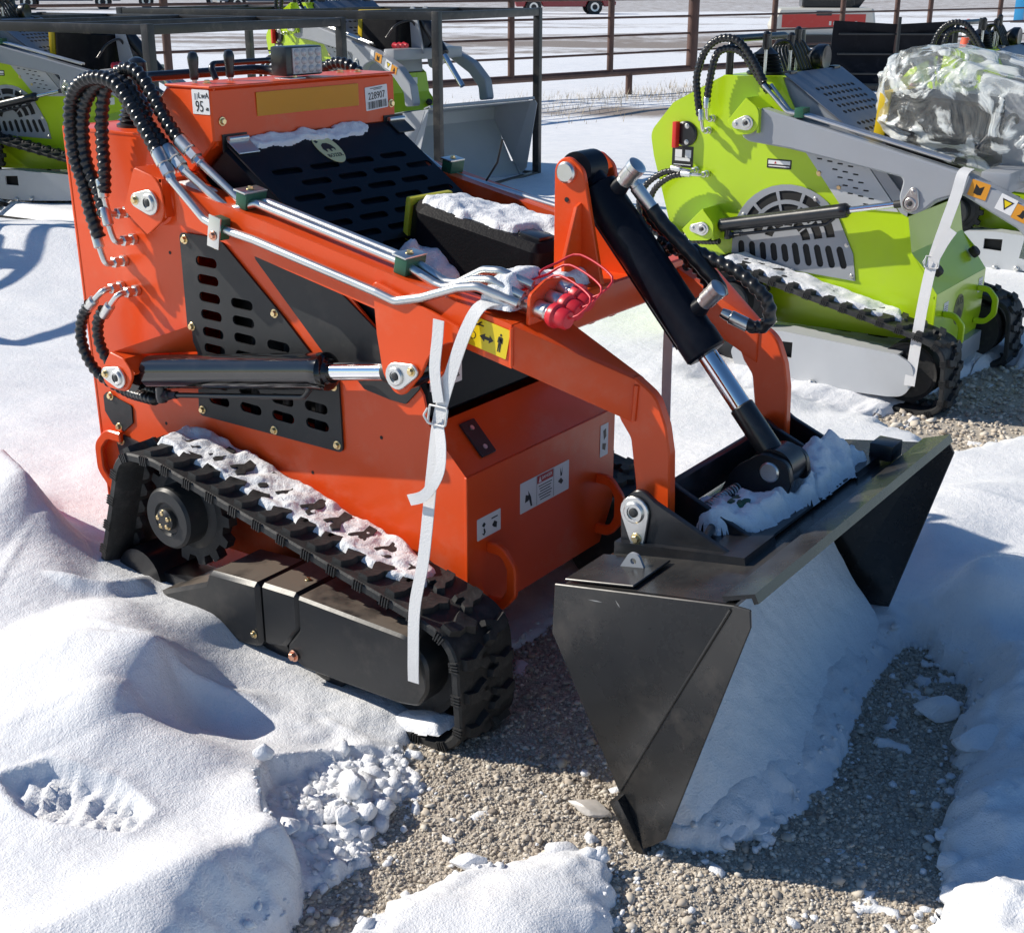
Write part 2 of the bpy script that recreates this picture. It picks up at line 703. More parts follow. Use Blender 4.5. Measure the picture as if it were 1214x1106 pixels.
def make_track(root, side, pick=True, y0=.48, y1=.30):
    """side -1: photographer's side"""
    loop, tot = path_closed(TRACK_PTS, TRACK_RAD, 0.012)
    n = len(loop)
    bm = bmesh.new()
    ya, yb = side * y0, side * y1
    prof = [(ya, 0.0), (ya + (-side) * .004, .004), (ya - side * .016, 0.003), (yb + side * .016, .003), (yb + side * .004, .004), (yb, 0.0),
            (yb, -.013), (yb + side * .02, -.017), (ya - side * .105, -.017), (ya - side * .1, -.032), (ya - side * .082, -.032), (ya - side * .077, -.017), (ya - side * .02, -.017), (ya, -.013)]
    rings = []
    for i in range(n):
        t = (loop[(i + 1) % n] - loop[i - 1]).normalized()
        nn = Vector((-t.y, t.x))       # outwards if loop is clockwise in XZ
        ring = []
        for (y, h) in prof:
            hh = h
            if h < -.02 and (i % 4) in (0, 1):
                hh = -.017 - .001
            q = loop[i] + nn * hh
            ring.append(bm.verts.new((q.x, y, q.y)))
        rings.append(ring)
    m = len(prof)
    for i in range(n):
        a, b = rings[i], rings[(i + 1) % n]
        for k in range(m):
            bm.faces.new((a[k], a[(k + 1) % m], b[(k + 1) % m], b[k]))
    # ribs on the side edge
    pitch = tot / 38
    tr = from_bm("rubber_track", bm, RUBBER, root, True, 40)
    # lugs
    L = [0]
    for i in range(n):
        L.append(L[-1] + (loop[(i + 1) % n] - loop[i]).length)

    def at(s):
        s %= L[-1]
        j = max(0, int(np.searchsorted(L, s)) - 1)
        t = (s - L[j]) / (L[j + 1] - L[j])
        p = loop[j].lerp(loop[(j + 1) % n], t)
        tg = ((loop[(j + 2) % n] - loop[j - 1]).normalized())
        return p, tg
    joined = bmesh.new()
    ribs = bmesh.new()
    for k in range(38):
        for row in (0, 1):
            s = pitch * (k + 0.5 * row)
            p, t = at(s)
            nn = Vector((-t.y, t.x))
            yy = ya if row == 0 else yb
            flip = (side > 0) != (row == 1)
            M = Matrix(((t.x, 0, nn.x, p.x), (0, 1, 0, yy), (t.y, 0, nn.y, p.y), (0, 0, 0, 1)))
            me = lug_mesh(flip)
            if pick and side < 0:
                o = bpy.data.objects.new("track_lug", me)
                o.parent = tr
                o.matrix_local = M
                col.objects.link(o)
            else:
                tmp = bmesh.new()
                tmp.from_mesh(me)
                tmp.transform(M)
                m2 = bpy.data.meshes.new("tmp")
                tmp.to_mesh(m2)
                tmp.free()
                joined.from_mesh(m2)
                bpy.data.meshes.remove(m2)
            if row == 0:
                for q in range(4):
                    ss = s + (q - 1.5) * 0.0065
                    p2, t2 = at(ss)
                    n2 = Vector((-t2.y, t2.x))
                    RM = Matrix(((t2.x, 0, n2.x), (0, 1, 0), (t2.y, 0, n2.y)))
                    c_ = p2 - n2 * 0.005
                    bm_box(ribs, (c_.x, ya + side * .0012, c_.y), (.0026, .006, .021), RM)
    if len(joined.verts):
        o = from_bm("track_lugs", joined, RUBBER, tr, True, 30)
        o['kind'] = 'stuff'
    else:
        joined.free()
    o = from_bm("edge_ribs", ribs, RUBBER, tr, False)
    o['kind'] = 'stuff'
    return tr


def make_wheels(root, side):
    def Y(v):
        return side * v
    # drive sprocket
    cx, cz = -.285, .300
    gear = []
    for k in range(14):
        a = 2 * math.pi * k / 14
        for da, r in ((-.13, .112), (-.085, .132), (.085, .132), (.13, .112)):
            gear.append((cx + r * math.cos(a + da), cz + r * math.sin(a + da)))
    g = plate("drive_sprocket", XZ(Y(.39) - .012), gear, .024, RUBBER, root, holes=[circle2(cx, cz, .05, 18)])
    lathe("sprocket_hub", (cx, Y(.36), cz), (0, side, 0), [(.100, 0), (.100, .035), (.088, .045), (.072, .05), (.072, .10), (.066, .107), (.040, .107), (.036, .101), (.03, .101)], PLATE, g, 40)
    lathe("hub_nut", (cx, Y(.461), cz), (0, side, 0), [(.026, 0), (.026, .012), (.018, .018)], DKZINC, g, 20)
    for k in range(5):
        a = 2 * math.pi * k / 5 + .4
        bolt((cx + .017 * math.cos(a), Y(.474), cz + .017 * math.sin(a)), (0, side, 0), .0068, BRASS, g)
    # front idler and rollers
    lathe("front_idler", (.405, Y(.435), .135), (0, -side, 0), [(.03, 0), (.05, .012), (.095, .012), (.108, .0), (.108, .035), (.1, .04), (.1, .10), (.108, .105), (.108, .14), (.02, .14)], RUBBER, root, 32)
    for x in (-.14, .02, .18):
        lathe("track_roller", (x, Y(.455), .058), (0, -side, 0), [(.02, 0), (.044, .004), (.044, .13), (.02, .134)], BLACK, root, 20)
    lathe("rear_idler", (-.43, Y(.45), .105), (0, -side, 0), [(.02, 0), (.075, .004), (.075, .13), (.02, .134)], BLACK, root, 24)
    box("track_frame", (0.0, Y(.385), .10), (.84, .09, .07), BLACK, root)


def make_covers(root, side, style):
    ya = -.488 if side < 0 else .33
    t = .158
    if style == 'orange':
        o = plate("track_cover", XZ(ya), rounded([(.134, .236), (.43, .232), (.482, .19), (.482, .125), (.455, .083), (.40, .073), (.14, .067), (.085, .095), (.134, .155)],
                  [.006, .05, .04, .05, .03, .02, .02, .02, .02], 5), t, COVER, root, bevel=.010)
        o2 = plate("rear_track_cover", XZ(ya - .001), [(-.317, .119), (-.15, .188), (-.134, .222), (.018, .232), (.018, .084), (-.005, .073), (-.113, .057)], t, COVER, root, bevel=.009)
        o3 = plate("middle_track_cover", XZ(ya + .0035), [(.021, .234), (.130, .238), (.130, .155), (.082, .098), (.021, .086)], t, COVER, root, bevel=.008)
        if side < 0:
            for (x, z, m, r) in ((-.095, .085, COPPER, .010), (.012 - .012, .108, BRASS, .007), (.118, .093, COPPER, .0105)):
                bolt((x, ya - .003, z), (0, -1, 0), r, m, o)
            bolt((.10, ya + .07, .2385), (0, 0, 1), .0055, BRASS, o)
            plate("cover_slot", XY(.2335), slot2(.315, -.395, .07, .030, .05), .0012, INNER, o)
    else:
        win = [(-.105, .186), (-.012, .190), (-.012, .128), (-.105, .132)]
        o = plate("track_cover", XZ(ya), rounded([(-.21, .215), (-.05, .226), (.38, .208), (.44, .18), (.45, .12), (.42, .06), (.36, .05), (-.02, .034), (-.23, .045), (-.26, .12)],
                  [.03, .02, .04, .05, .05, .05, .02, .02, .03, .03], 5), .012, LGREY, root, holes=[win] if side < 0 else ())
        plate("cover_top", XZ(ya + .012), [(-.20, .214), (-.05, .224), (.38, .206), (.38, .196), (-.05, .213), (-.20, .203)], .10, LGREY, root)
        box("cover_inside", (-.06, ya + .04, .158), (.12, .02, .075), INNER, root)
        if side < 0:
            lathe("tow_pin", (.078, ya, .052), (0, -1, 0), [(.013, 0), (.013, .02), (.009, .024)], ZINC, root, 12)
            lathe("tow_pin", (-.03, ya, .042), (0, -1, 0), [(.013, 0), (.013, .02), (.009, .024)], ZINC, root, 12)


def pin_washer(root, x, y, z, side, ang, big=.028, small=.014, d=.04, boltm=BRASS, tilt=0):
    """teardrop keeper plate with pin end and bolt; ang = direction of the small end in XZ"""
    ex, ez = math.cos(ang), math.sin(ang)
    sx_, sz_ = x + d * ex, z + d * ez
    out = []
    base = math.acos((big - small) / d)
    n = 10
    for k in range(n + 1):
        a = ang + base + (2 * math.pi - 2 * base) * k / n
        out.append((x + big * math.cos(a), z + big * math.sin(a)))
    for k in range(n + 1):
        a = ang - base + 2 * base * k / n
        out.append((sx_ + small * math.cos(a), sz_ + small * math.sin(a)))
    w = plate("pin_keeper", XZ(y - .007 if side < 0 else y), out, .007, ZINC, root, bevel=.0015)
    yy = y + side * .007
    lathe("pin_end", (x, yy, z), (0, side, 0), [(big * .68, 0), (big * .68, .003), (big * .60, .005), (big * .42, .005), (big * .40, .002), (big * .2, .002)], ZINC, w, 22)
    lathe("grease_point", (x, yy + side * .002, z), (0, side, 0), [(big * .30, 0), (big * .30, .002), (big * .16, .004), (big * .1, .004)], DKZINC, w, 14)
    bolt((sx_, yy, sz_), (0, side, 0), small * .52, boltm, w)
    return w


def u_bracket(root, pts, tip_r, side, yout, ypanel, m):
    """bent plate bracket: outer plate with webs back to the panel"""
    t = .008
    n = len(pts)
    rad = [.008] * n
    for i, r in tip_r.items():
        rad[i] = r
    outl = rounded(pts, rad, 6)
    y0_ = yout if side < 0 else -yout - t
    M = XZ(-abs(yout) if side < 0 else abs(yout) - t)
    o = plate("pivot_bracket", M, outl, t, m, root, bevel=.0015)
    # webs: top-left and bottom-left edges
    bm = bmesh.new()
    cx = sum(p[0] for p in pts) / n
    cz = sum(p[1] for p in pts) / n
    for (i, j) in WEBS[len(pts)]:
        a, b = Vector(pts[i]), Vector(pts[j])
        for p_, q_ in ((a, b),):
            d = (q_ - p_).normalized()
            nn = Vector((-d.y, d.x))
            if nn.dot(Vector((cx, cz)) - p_) < 0:
                nn = -nn
            poly = [p_, q_, q_ + nn * t, p_ + nn * t]
            lo, hi = sorted((side * abs(yout) - side * t * .5, side * ypanel))
            V = [bm.verts.new((v.x, y, v.y)) for y in (lo, hi) for v in poly]
            for f in ((0, 1, 2, 3), (7, 6, 5, 4), (0, 4, 5, 1), (1, 5, 6, 2), (2, 6, 7, 3), (3, 7, 4, 0)):
                bm.faces.new([V[k] for k in f])
    do_bevel(bm, .0015, 1)
    from_bm("bracket_web", bm, m, o)
    return o


WEBS = {5: ((0, 1), (3, 4), (4, 0)), 6: ((0, 1), (4, 5), (5, 0))}


def make_cylinder(root, a, b, side, y, rb, rr, frac, m, style):
    """lift cylinder from rear pin a to front pin b (x, z)"""
    A = Vector((a[0], side * y, a[1]))
    B = Vector((b[0], side * y, b[1]))
    d = (B - A).normalized()
    L = (B - A).length
    e = A + d * (L * frac)
    cyl = lathe("lift_cylinder", A + d * .045, d, [(rb * .8, 0), (rb, .006), (rb, L * frac - .075), (rb * 1.03, L * frac - .07), (rb * 1.03, L * frac - .048), (rb * .9, L * frac - .042), (rr * 1.5, L * frac - .040), (rr * 1.3, L * frac - .032)], m, root, 36)
    lathe("piston_rod", A + d * (L * frac - .02), d, [(rr, 0), (rr, L * (1 - frac) - .01)], CHROME, cyl, 24)
    lathe("rod_gaiter", B - d * .062, d, [(rr * 1.15, 0), (rr * 1.15, .035), (rr * .9, .036)], DKZINC, cyl, 20)
    lathe("cylinder_eye", A - Vector((0, .028, 0)), (0, 1, 0), [(rb * 1.05, 0), (rb * 1.05, .056)], m, cyl, 24)
    lathe("rod_eye", B - Vector((0, .028, 0)), (0, 1, 0), [(rb * .85, 0), (rb * .85, .056)], m, cyl, 24)
    # feed pipe under the barrel
    off = Vector((0, side * .004, -rb - .016))
    P = [A + d * .10 + off, A + d * (L * frac - .07) + off, A + d * (L * frac - .045) + off * .55]
    tube("cylinder_pipe", P, .0062, BLACK, cyl, bend=.02, seg=10)
    lathe("pipe_fitting", A + d * .085 + off, d, [(.013, 0), (.013, .022), (.009, .024), (.009, .05)], BLACK, cyl, 6)
    lathe("pipe_elbow", A + d * .082 + off * 1.3, (0, 0, 1), [(.012, 0), (.014, .012), (.012, .05)], BLACK, cyl, 12)
    return cyl


ARM_L = [(-.345, 1.012 + .038), (.25, .924 + .004)]


def make_arms(root, m, style):
    """lift arm frame: two beams, lugs, cross tube, tower, front legs"""
    arms = empty("lift_arm")
    arms.parent = root
    parts = []

    def topz(x):
        return 1.0335 - .198 * (x + .265)

    def botz(x):
        return .9605 - .2005 * (x + .296)
    for side in (-1, 1):
        y_out, y_in = .375, .306
        lo, hi = sorted((side * y_out, side * y_in))
        pts = [(-.27, topz(-.27)), (.602, topz(.602)), (.602, botz(.602)), (-.27, botz(-.27))]
        bm = bmesh.new()
        V = [bm.verts.new((p[0], y, p[1])) for y in (lo, hi) for p in pts]
        for f in ((0, 1, 2, 3), (7, 6, 5, 4), (0, 4, 5, 1), (1, 5, 6, 2), (2, 6, 7, 3), (3, 7, 4, 0)):
            bm.faces.new([V[k] for k in f])
        do_bevel(bm, .009, 3)
        beam = from_bm("arm_beam", bm, m, arms)
        lathe("arm_boss", (-.337, lo + .004, .993), (0, 1, 0), [(.047, 0), (.052, .004), (.052, .057), (.047, .061)], m, beam, 32)
        bm = bmesh.new()
        V = []
        for y in (lo + .008, hi - .008):
            for p in ((-.33, 1.045), (-.24, topz(-.24) - .002), (-.24, botz(-.24) + .002), (-.33, .942)):
                V.append(bm.verts.new((p[0], y, p[1])))
        for f in ((0, 1, 2, 3), (7, 6, 5, 4), (0, 4, 5, 1), (1, 5, 6, 2), (2, 6, 7, 3), (3, 7, 4, 0)):
            bm.faces.new([V[k] for k in f])
        from_bm("arm_neck", bm, m, beam)
        # cylinder lug: outer and inner plates welded to the beam
        lug = rounded([(.285, .905), (.292, .80), (.305, .722), (.344, .690 - .016), (.400, .735), (.425, .785), (.468, .810), (.497, .814), (.497, .842), (.44, .86)],
                      [.01, .02, .045, .05, .05, .10, .05, .01, .01, .02], 8)
        for yy in (y_out + .004, y_in - .018):
            M = XZ(min(side * yy, side * (yy + .009)))
            plate("cylinder_lug", M, lug, .009, m, beam, bevel=.002)
        pin_washer(beam, .344, side * (y_out + .013), .726, side, R(22 if side < 0 else 22), .027, .0145, .042)
        # front diagonal section: closed box from y .375 to .26
        x0, x1 = .602, .800
        zo0, zo1, zb0, zb1 = topz(.602), .765, botz(.602), .682
        Q = [(x0, y_out, zo0), (x1, .262, zo1), (x1, .262, zb1), (x0, y_out, zb0),
             (x0, .235, zo0), (x1, .236, zo1), (x1, .236, zb1), (x0, .235, zb0)]
        bm = bmesh.new()
        V = [bm.verts.new((q[0], side * q[1], q[2])) for q in Q]
        for f in ((0, 1, 2, 3), (7, 6, 5, 4), (0, 4, 5, 1), (1, 5, 6, 2), (2, 6, 7, 3), (3, 7, 4, 0)):
            bm.faces.new([V[k] for k in f])
        bmesh.ops.recalc_face_normals(bm, faces=bm.faces)
        do_bevel(bm, .004, 2)
        from_bm("arm_knee", bm, m, arms)
        # weld seams
        tube("weld_seam", [(x0 + .001, side * (y_out + .001), zo0 - .006), (x0 + .001, side * (y_out + .001), zb0 + .006)], .0035, m, beam, seg=8)
        # front leg plate
        leg = rounded([(.795, .770), (.840, .742), (.862, .690), (.872, .640), (.878, .500), (.790, .480), (.805, .560), (.790, .655), (.768, .683), (.76, .70), (.76, .772)],
                      [.004, .06, .05, .04, .02, .02, .03, .03, .02, .004, .004], 6)
        M = XZ(min(side * .264, side * .240))
        plate("arm_leg", M, leg, .024, m, arms, bevel=.003)
        tube("weld_seam", [(.800, side * .2655, .757), (.796, side * .2655, .69)], .0045, m, beam, seg=8)
    # cross tube
    box("cross_tube", (.548, 0, .842), (.105, .62, .072), m, arms, bevel=.010, seg=3)
    # tower: two plates with gussets
    for side in (-1, 1):
        tw = rounded([(.482, .86), (.482, 1.10), (.510, 1.122), (.548, 1.095), (.60, .86)], [.004, .03, .035, .03, .004], 8)
        y0_ = side * .050
        tp = plate("tower_plate", XZ(min(y0_, y0_ + side * .012)), tw, .012, m, arms, bevel=.002)
        lathe("tower_pin", (.512, side * .062, 1.088), (0, side, 0), [(.021, 0), (.021, .007), (.017, .011), (.012, .011)], ZINC, tp, 26)
        gp = [(.06, .0), (.0, .0), (.0, .165), (.018, .158), (.06, .06)]
        M = Matrix(((0, 0, 1, .538), (side * 1, 0, 0, side * .060), (0, 1, 0, .868), (0, 0, 0, 1)))
        plate("tower_gusset", M, [(a, b) for a, b in gp], .009, m, tp, bevel=.0015)
        tube("weld_seam", [(.535, side * .063, .872), (.541, side * .063, 1.03)], .0032, m, tp, seg=8)
        lathe("tower_hole", (.512, side * .0625, 1.035), (0, side, 0), [(.005, 0), (.005, .001)], INNER, tp, 10)
    # coupler bracket in front of near arm beam
    cb = plate("coupler_bracket", frame3((.612, -.345, .868), (.0, 1, 0), (0.08, 0, 1)), rounded([(0, -.012), (.15, -.012), (.15, .052), (.05, .066), (.0, .045)], [.003, .01, .02, .03, .015], 5), .008, m, arms, bevel=.0015)
    for k, (yy, zz) in enumerate(((-.318, .888), (-.282, .900), (-.246, .912))):
        p = Vector((.592, yy, zz))
        d = Vector((1.0, -.12, -.14)).normalized()
        q = lathe("coupler", p, d, [(.012, -.03), (.015, -.02), (.015, .0), (.013, .022), (.013, .03), (.0165, .031), (.0165, .055), (.014, .058), (.014, .068)], ZINC, cb, 18)
        c0 = p + d * .064
        lathe("dust_cap", c0, d + Vector((0, 0, -.12 * k)), [(.020, 0), (.023, .006), (.023, .014), (.0185, .017), (.0185, .036), (.015, .041)], RED, cb, 20)
        tip = c0 + d * .03
        up = Vector((-.01, .03 - .01 * k, .062 + .008 * k))
        cp = [tip, tip + Vector((.028, .0, .010)), tip + Vector((.036, .028, .038)), p + Vector((.045, .04, .04)) + up * .15, p + up * .45 + Vector((.01, .02, 0)), p + Vector((-.012, -.01, .02)), p + Vector((-.01, 0, -.01))]
        tube("cap_strap", cp, .0023, RED, cb, seg=8, spline=True)
    # hydraulic pipes along the near beam
    yb = -.345

    def on_top(x, dy=0.0, dz=.018):
        return (x, yb + dy, topz(x) + dz)
    P1 = [(-.245, -.362, 1.062), (-.12, -.362, .992), on_top(-.06, -.0), on_top(.33, -.0), (.405, -.345, .905), (.43, -.345, .900), (.50, -.345, .925), (.535, -.345, .928), (.60, -.335, .905)]
    P2 = [(-.225, -.335, 1.078), (-.10, -.335, 1.0), on_top(-.05, .024, .020), on_top(.34, .024, .020), (.41, -.321, .905), (.44, -.320, .906), (.50, -.320, .938), (.535, -.318, .940), (.60, -.305, .92)]
    P3 = [(-.27, -.385, 1.050), (-.165, -.392, .975), (-.12, -.394, .962), (-.02, -.394, .948), (.30, -.392, .884), (.345, -.39, .872), (.40, -.382, .884), (.48, -.372, .912), (.52, -.366, .918), (.60, -.350, .895)]
    hp = []
    for P in (P1, P2, P3):
        hp.append(tube("hydraulic_pipe", P, .0088, ZINC, arms, bend=.035, seg=16))
    # clamps
    for x, yy, w in ((-.085, -.333, .058), (.335, -.333, .058)):
        zz = topz(x)
        sl = math.atan(-.198)
        rot = Matrix.Rotation(-sl, 3, 'Y')
        c1 = box("pipe_clamp", (x, yy, zz + .018), (.030, w, .034), CLAMP, arms, rot=rot, bevel=.002)
        box("clamp_plate", (x, yy, zz + .0365), (.034, w + .006, .004), ZINC, c1, rot=rot, bevel=.001)
        bolt((x, yy, zz + .039), (0, 0, 1), .0068, BRASS, c1)
    c1 = box("pipe_clamp", (-.118, -.392, .962), (.030, .026, .044), CLAMP, arms, rot=rot, bevel=.002)
    box("clamp_plate", (-.120, -.408, .955), (.034, .004, .066), ZINC, c1, rot=rot, bevel=.001)
    bolt((-.121, -.411, .948), (0, -1, 0), .008, COPPER, c1)
    c1 = box("pipe_clamp", (-.085, .340, topz(-.085) + .014), (.030, .05, .03), CLAMP, arms, rot=rot, bevel=.002)
    box("clamp_plate", (-.085, .340, topz(-.085) + .031), (.034, .056, .004), ZINC, c1, rot=rot, bevel=.001)
    bolt((-.085, .34, topz(-.085) + .033), (0, 0, 1), .0068, BRASS, c1)
    return arms


def make_tilt_cylinder(root, m):
    A = Vector((.512, 0, 1.088))
    B = Vector((.972, 0, .562))
    d = (B - A).normalized()
    L = (B - A).length
    c_ = lathe("tilt_cylinder", A + d * .042, d, [(.030, 0), (.041, .006), (.041, .355), (.0425, .358), (.0425, .395), (.038, .400), (.026, .402)], m, root, 40)
    lathe("cylinder_eye", A - Vector((0, .032, 0)), (0, 1, 0), [(.036, 0), (.036, .064)], m, c_, 28)
    lathe("eye_neck", A + d * .015, d, [(.027, 0), (.030, .035)], m, c_, 24)
    lathe("piston_rod", A + d * .43, d, [(.0205, 0), (.0205, L - .43 - .135)], CHROME, c_, 28)
    lathe("rod_end", B - d * .138, d, [(.0215, 0), (.0245, .003), (.0245, .118)], BLACK, c_, 28)
    lathe("rod_eye", B - Vector((0, .03, 0)), (0, 1, 0), [(.040, 0), (.040, .060)], BLACK, c_, 28)
    up = d.cross(Vector((0, 1, 0)))
    if up.x < 0:
        up = -up
    pipe_off = -up * .044
    tube("cylinder_pipe", [A + d * .09 + pipe_off, A + d * .40 + pipe_off], .007, m, c_, seg=10)
    for s, nm in ((.075, 0), (.36, 1)):
        p = A + d * s + up * .036
        e = (up + d * -.10 + Vector((0, -.05, 0))).normalized()
        f = lathe("port_fitting", p, e, [(.017, 0), (.015, .024), (.0145, .028), (.018, .029), (.018, .054), (.0195, .056), (.0195, .068), (.016, .070), (.009, .071)], ZINC, c_, 20)
        lathe("port_boss", p - e * .006, e, [(.021, 0), (.019, .014), (.0165, .026)], m, c_, 20)
    return c_, A, B, d, up


def ear_washers(root, side, y, m):
    pin_washer(root, .830, y, .5335, side, R(-82), .030, .0165, .050)


def make_quick_attach(root, m):
    q = empty("quick_attach")
    q.parent = root
    for side in (-1, 1):
        for yy, nm in ((.292, 1), (.205, 0)):
            ear = rounded([(.800, .452), (.797, .545), (.835, .582), (.868, .560), (1.035, .492), (1.03, .470)], [.004, .035, .035, .03, .012, .004], 7)
            M = XZ(min(side * yy, side * (yy + .012)))
            e = plate("pivot_ear", M, ear, .012, m, q, bevel=.002)
            if nm:
                ear_washers(e, side, side * .304, m)
        lathe("pivot_pin", (.830, side * .2, .5335), (0, side, 0), [(.018, 0), (.018, .1)], m, q, 18)
        # base channel
        bm = bmesh.new()
        lo, hi = sorted((side * .318, side * .195))
        for zz, hh in ((.447, .030),):
            V = []
            for y in (lo, hi):
                for p in ((.795, .470), (1.055, .505), (1.060, .482), (.795, .444)):
                    V.append(bm.verts.new((p[0], y, p[1])))
            for f in ((0, 1, 2, 3), (7, 6, 5, 4), (0, 4, 5, 1), (1, 5, 6, 2), (2, 6, 7, 3), (3, 7, 4, 0)):
                bm.faces.new([V[k] for k in f])
        do_bevel(bm, .003, 1)
        from_bm("attach_rail", bm, m, q)
    # rear cross wall and front bar
    box("cross_wall", (.835, 0, .520), (.014, .40, .085), m, q, rot=Matrix.Rotation(R(14), 3, 'Y'), bevel=.003)
    plate("attach_plate", frame3((.83, -.31, .4650), (1, 0, .135), (0, 1, 0)), [(0, 0), (.22, 0), (.22, .62), (0, .62)], .005, m, q)
    for side in (-1, 1):
        lug = rounded([(.86, .475), (.895, .555), (.955, .598), (1.008, .588), (1.018, .545), (1.000, .49)], [.01, .06, .03, .03, .03, .01], 7)
        M = XZ(min(side * .033, side * .047))
        lg = plate("centre_lug", M, lug, .014, m, q, bevel=.002)
        lathe("lug_pin", (.972, side * .047, .562), (0, side, 0), [(.020, 0), (.020, .003), (.017, .006)], ZINC, lg, 24)
    # latch spring
    P = []
    for k in range(160):
        a = 2 * math.pi * k / 14
        P.append((.905 + .011 * math.cos(a), -.165 + .00075 * k, .512 + .011 * math.sin(a)))
    sp = tube("latch_spring", P, .0020, ZINC, q, seg=6)
    lathe("spring_cap", (.905, -.045, .512), (0, 1, 0), [(.02, 0), (.022, .006), (.022, .014), (.01, .016)], BLACK, q, 18)
    tube("latch_handle", [(.965, -.30, .50), (.93, -.17, .505), (.905, -.05, .512)], .008, BLACK, q, seg=10)
    box("latch_block", (1.06, .34, .515), (.05, .06, .035), BLACK, q, bevel=.003)
    return q


def make_bucket(root, m, ml=None, dx=0, dz=0):
    ml = ml or m
    b = empty("bucket")
    b.parent = root
    t = .006
    # shell: profile swept across the width
    prof = [(1.118, .500), (.945, .473), (.800, .447), (.781, .436), (.775, .415), (.772, .352), (.86, .205), (.955, .045)]
    bm = bmesh.new()
    for side in (0,):
        rows = []
        for y in (-.478, .478):
            o_ = [Vector(p) for p in prof]
            inn = []
            for i, p in enumerate(o_):
                a = o_[max(0, i - 1)]
                c_ = o_[min(len(o_) - 1, i + 1)]
                d = (c_ - a).normalized()
                nn = Vector((-d.y, d.x))
                if nn.dot(Vector((1.0, .25)) - p) < 0:
                    nn = -nn
                inn.append(p + nn * t)
            rows.append([bm.verts.new((p.x, y, p.y)) for p in o_ + inn[::-1]])
        n = len(rows[0])
        for i in range(n):
            j = (i + 1) % n
            bm.faces.new((rows[0][i], rows[0][j], rows[1][j], rows[1][i]))
        h = n // 2
        for r_ in rows:
            for i in range(h - 1):
                bm.faces.new((r_[i], r_[i + 1], r_[n - 2 - i], r_[n - 1 - i]))
    from_bm("bucket_shell", bm, m, b, True, 25)
    for side in (-1, 1):
        A = [(.774, .443), (.770, .346), (.932, .085), (1.118, .500)]
        bm = bmesh.new()

        def Y(v):
            return side * v
        y1 = .492
        P0 = [(A[0], .479), (A[1], .479), (A[2], .500), (A[3], .479)]
        F = [((.932, .085), .500), ((.990, .000), .523), ((1.040, .045), .523), ((1.158, .480), .497), ((1.150, .503), .485), ((1.118, .500), .479)]
        for thick in (0,):
            def slab(pl):
                lo = [bm.verts.new((p[0], Y(y), p[1])) for p, y in pl]
                hi = [bm.verts.new((p[0], Y(y + t), p[1])) for p, y in pl]
                n_ = len(pl)
                for i in range(n_):
                    bm.faces.new((lo[i], lo[(i + 1) % n_], hi[(i + 1) % n_], hi[i]))
                bm.faces.new(lo[::-1])
                bm.faces.new(hi)
            slab(P0)
            slab(F)
        bmesh.ops.remove_doubles(bm, verts=bm.verts, dist=.0003)
        bmesh.ops.recalc_face_normals(bm, faces=bm.faces)
        do_bevel(bm, .0015, 1, 40)
        sp = from_bm("side_plate", bm, m, b, True, 5)
        tube("weld_seam", [(.935, Y(.505), .092), (1.02, Y(.495), .285), (1.114, Y(.4855), .492)], .0032, m, sp, seg=8)
        box("wear_corner", (.967, Y(.518), .034), (.022, .026, .118), m, b, rot=Matrix.Rotation(R(-33), 3, 'Y'), bevel=.003)
    # top lip bar and cutting edge
    bm = bmesh.new()
    pts = [(1.096, .494), (1.146, .508), (1.150, .496), (1.148, .488), (1.100, .482)]
    pts = [(1.094, .507), (1.150, .527), (1.158, .512), (1.150, .508), (1.145, .518), (1.097, .499)]
    rows = [[bm.verts.new((p[0], y, p[1])) for p in pts] for y in (-.478, .478)]
    n = len(pts)
    for i in range(n):
        bm.faces.new((rows[0][i], rows[0][(i + 1) % n], rows[1][(i + 1) % n], rows[1][i]))
    bm.faces.new(rows[0][::-1])
    bm.faces.new(rows[1])
    do_bevel(bm, .0015, 1)
    from_bm("lip_bar", bm, ml, b, True, 20)
    box("cutting_edge", (.960, 0, .034), (.016, 1.0, .11), m, b, rot=Matrix.Rotation(R(-33), 3, 'Y'), bevel=.003)
    plate("rear_seam_plate", frame3((.79, -.475, .4495), (1, 0, .18), (0, 1, 0)), [(0, 0), (.14, 0), (.14, .13), (0, .13)], .004, m, b, bevel=.001)
    return b


def barrel_hoses(root, A, B, d, up):
    """hoses from tilt cylinder ports back under the frame"""
    def ferr(p, q):
        p, q = Vector(p), Vector(q)
        lathe("hose_ferrule", p, q - p, [(.009, -.004), (.011, .008), (.011, .014), (.0135, .016), (.0135, (q - p).length), (.011, (q - p).length + .002)], ZINC, root, 16)
    ferr((.612, .012, 1.072), (.650, .030, 1.020))
    hose("hydraulic_hose", [(.650, .030, 1.020), (.675, .035, .990), (.715, .04, .955), (.760, .045, .915), (.790, .05, .885), (.800, .055, .86)], .0150, parent=root, amp=.05, pitch=.03)
    ferr((.815, .035, .832), (.862, .050, .812))
    hose("hydraulic_hose", [(.862, .050, .812), (.885, .052, .811), (.903, .053, .827), (.898, .055, .860), (.873, .055, .884), (.828, .06, .910), (.780, .06, .926), (.722, .06, .943), (.670, .07, .935), (.62, .08, .90)], .0128, parent=root, pitch=.020, amp=.14)
    hose("hydraulic_hose", [(.622, .045, 1.045), (.630, .05, 1.003), (.660, .055, .973), (.700, .06, .957), (.74, .07, .93), (.70, .09, .90)], .0085, parent=root)
    hose("hydraulic_hose", [(.640, .085, .950), (.665, .085, .942), (.700, .085, .924), (.740, .085, .892), (.760, .09, .86)], .0125, parent=root, pitch=.014, amp=.2)


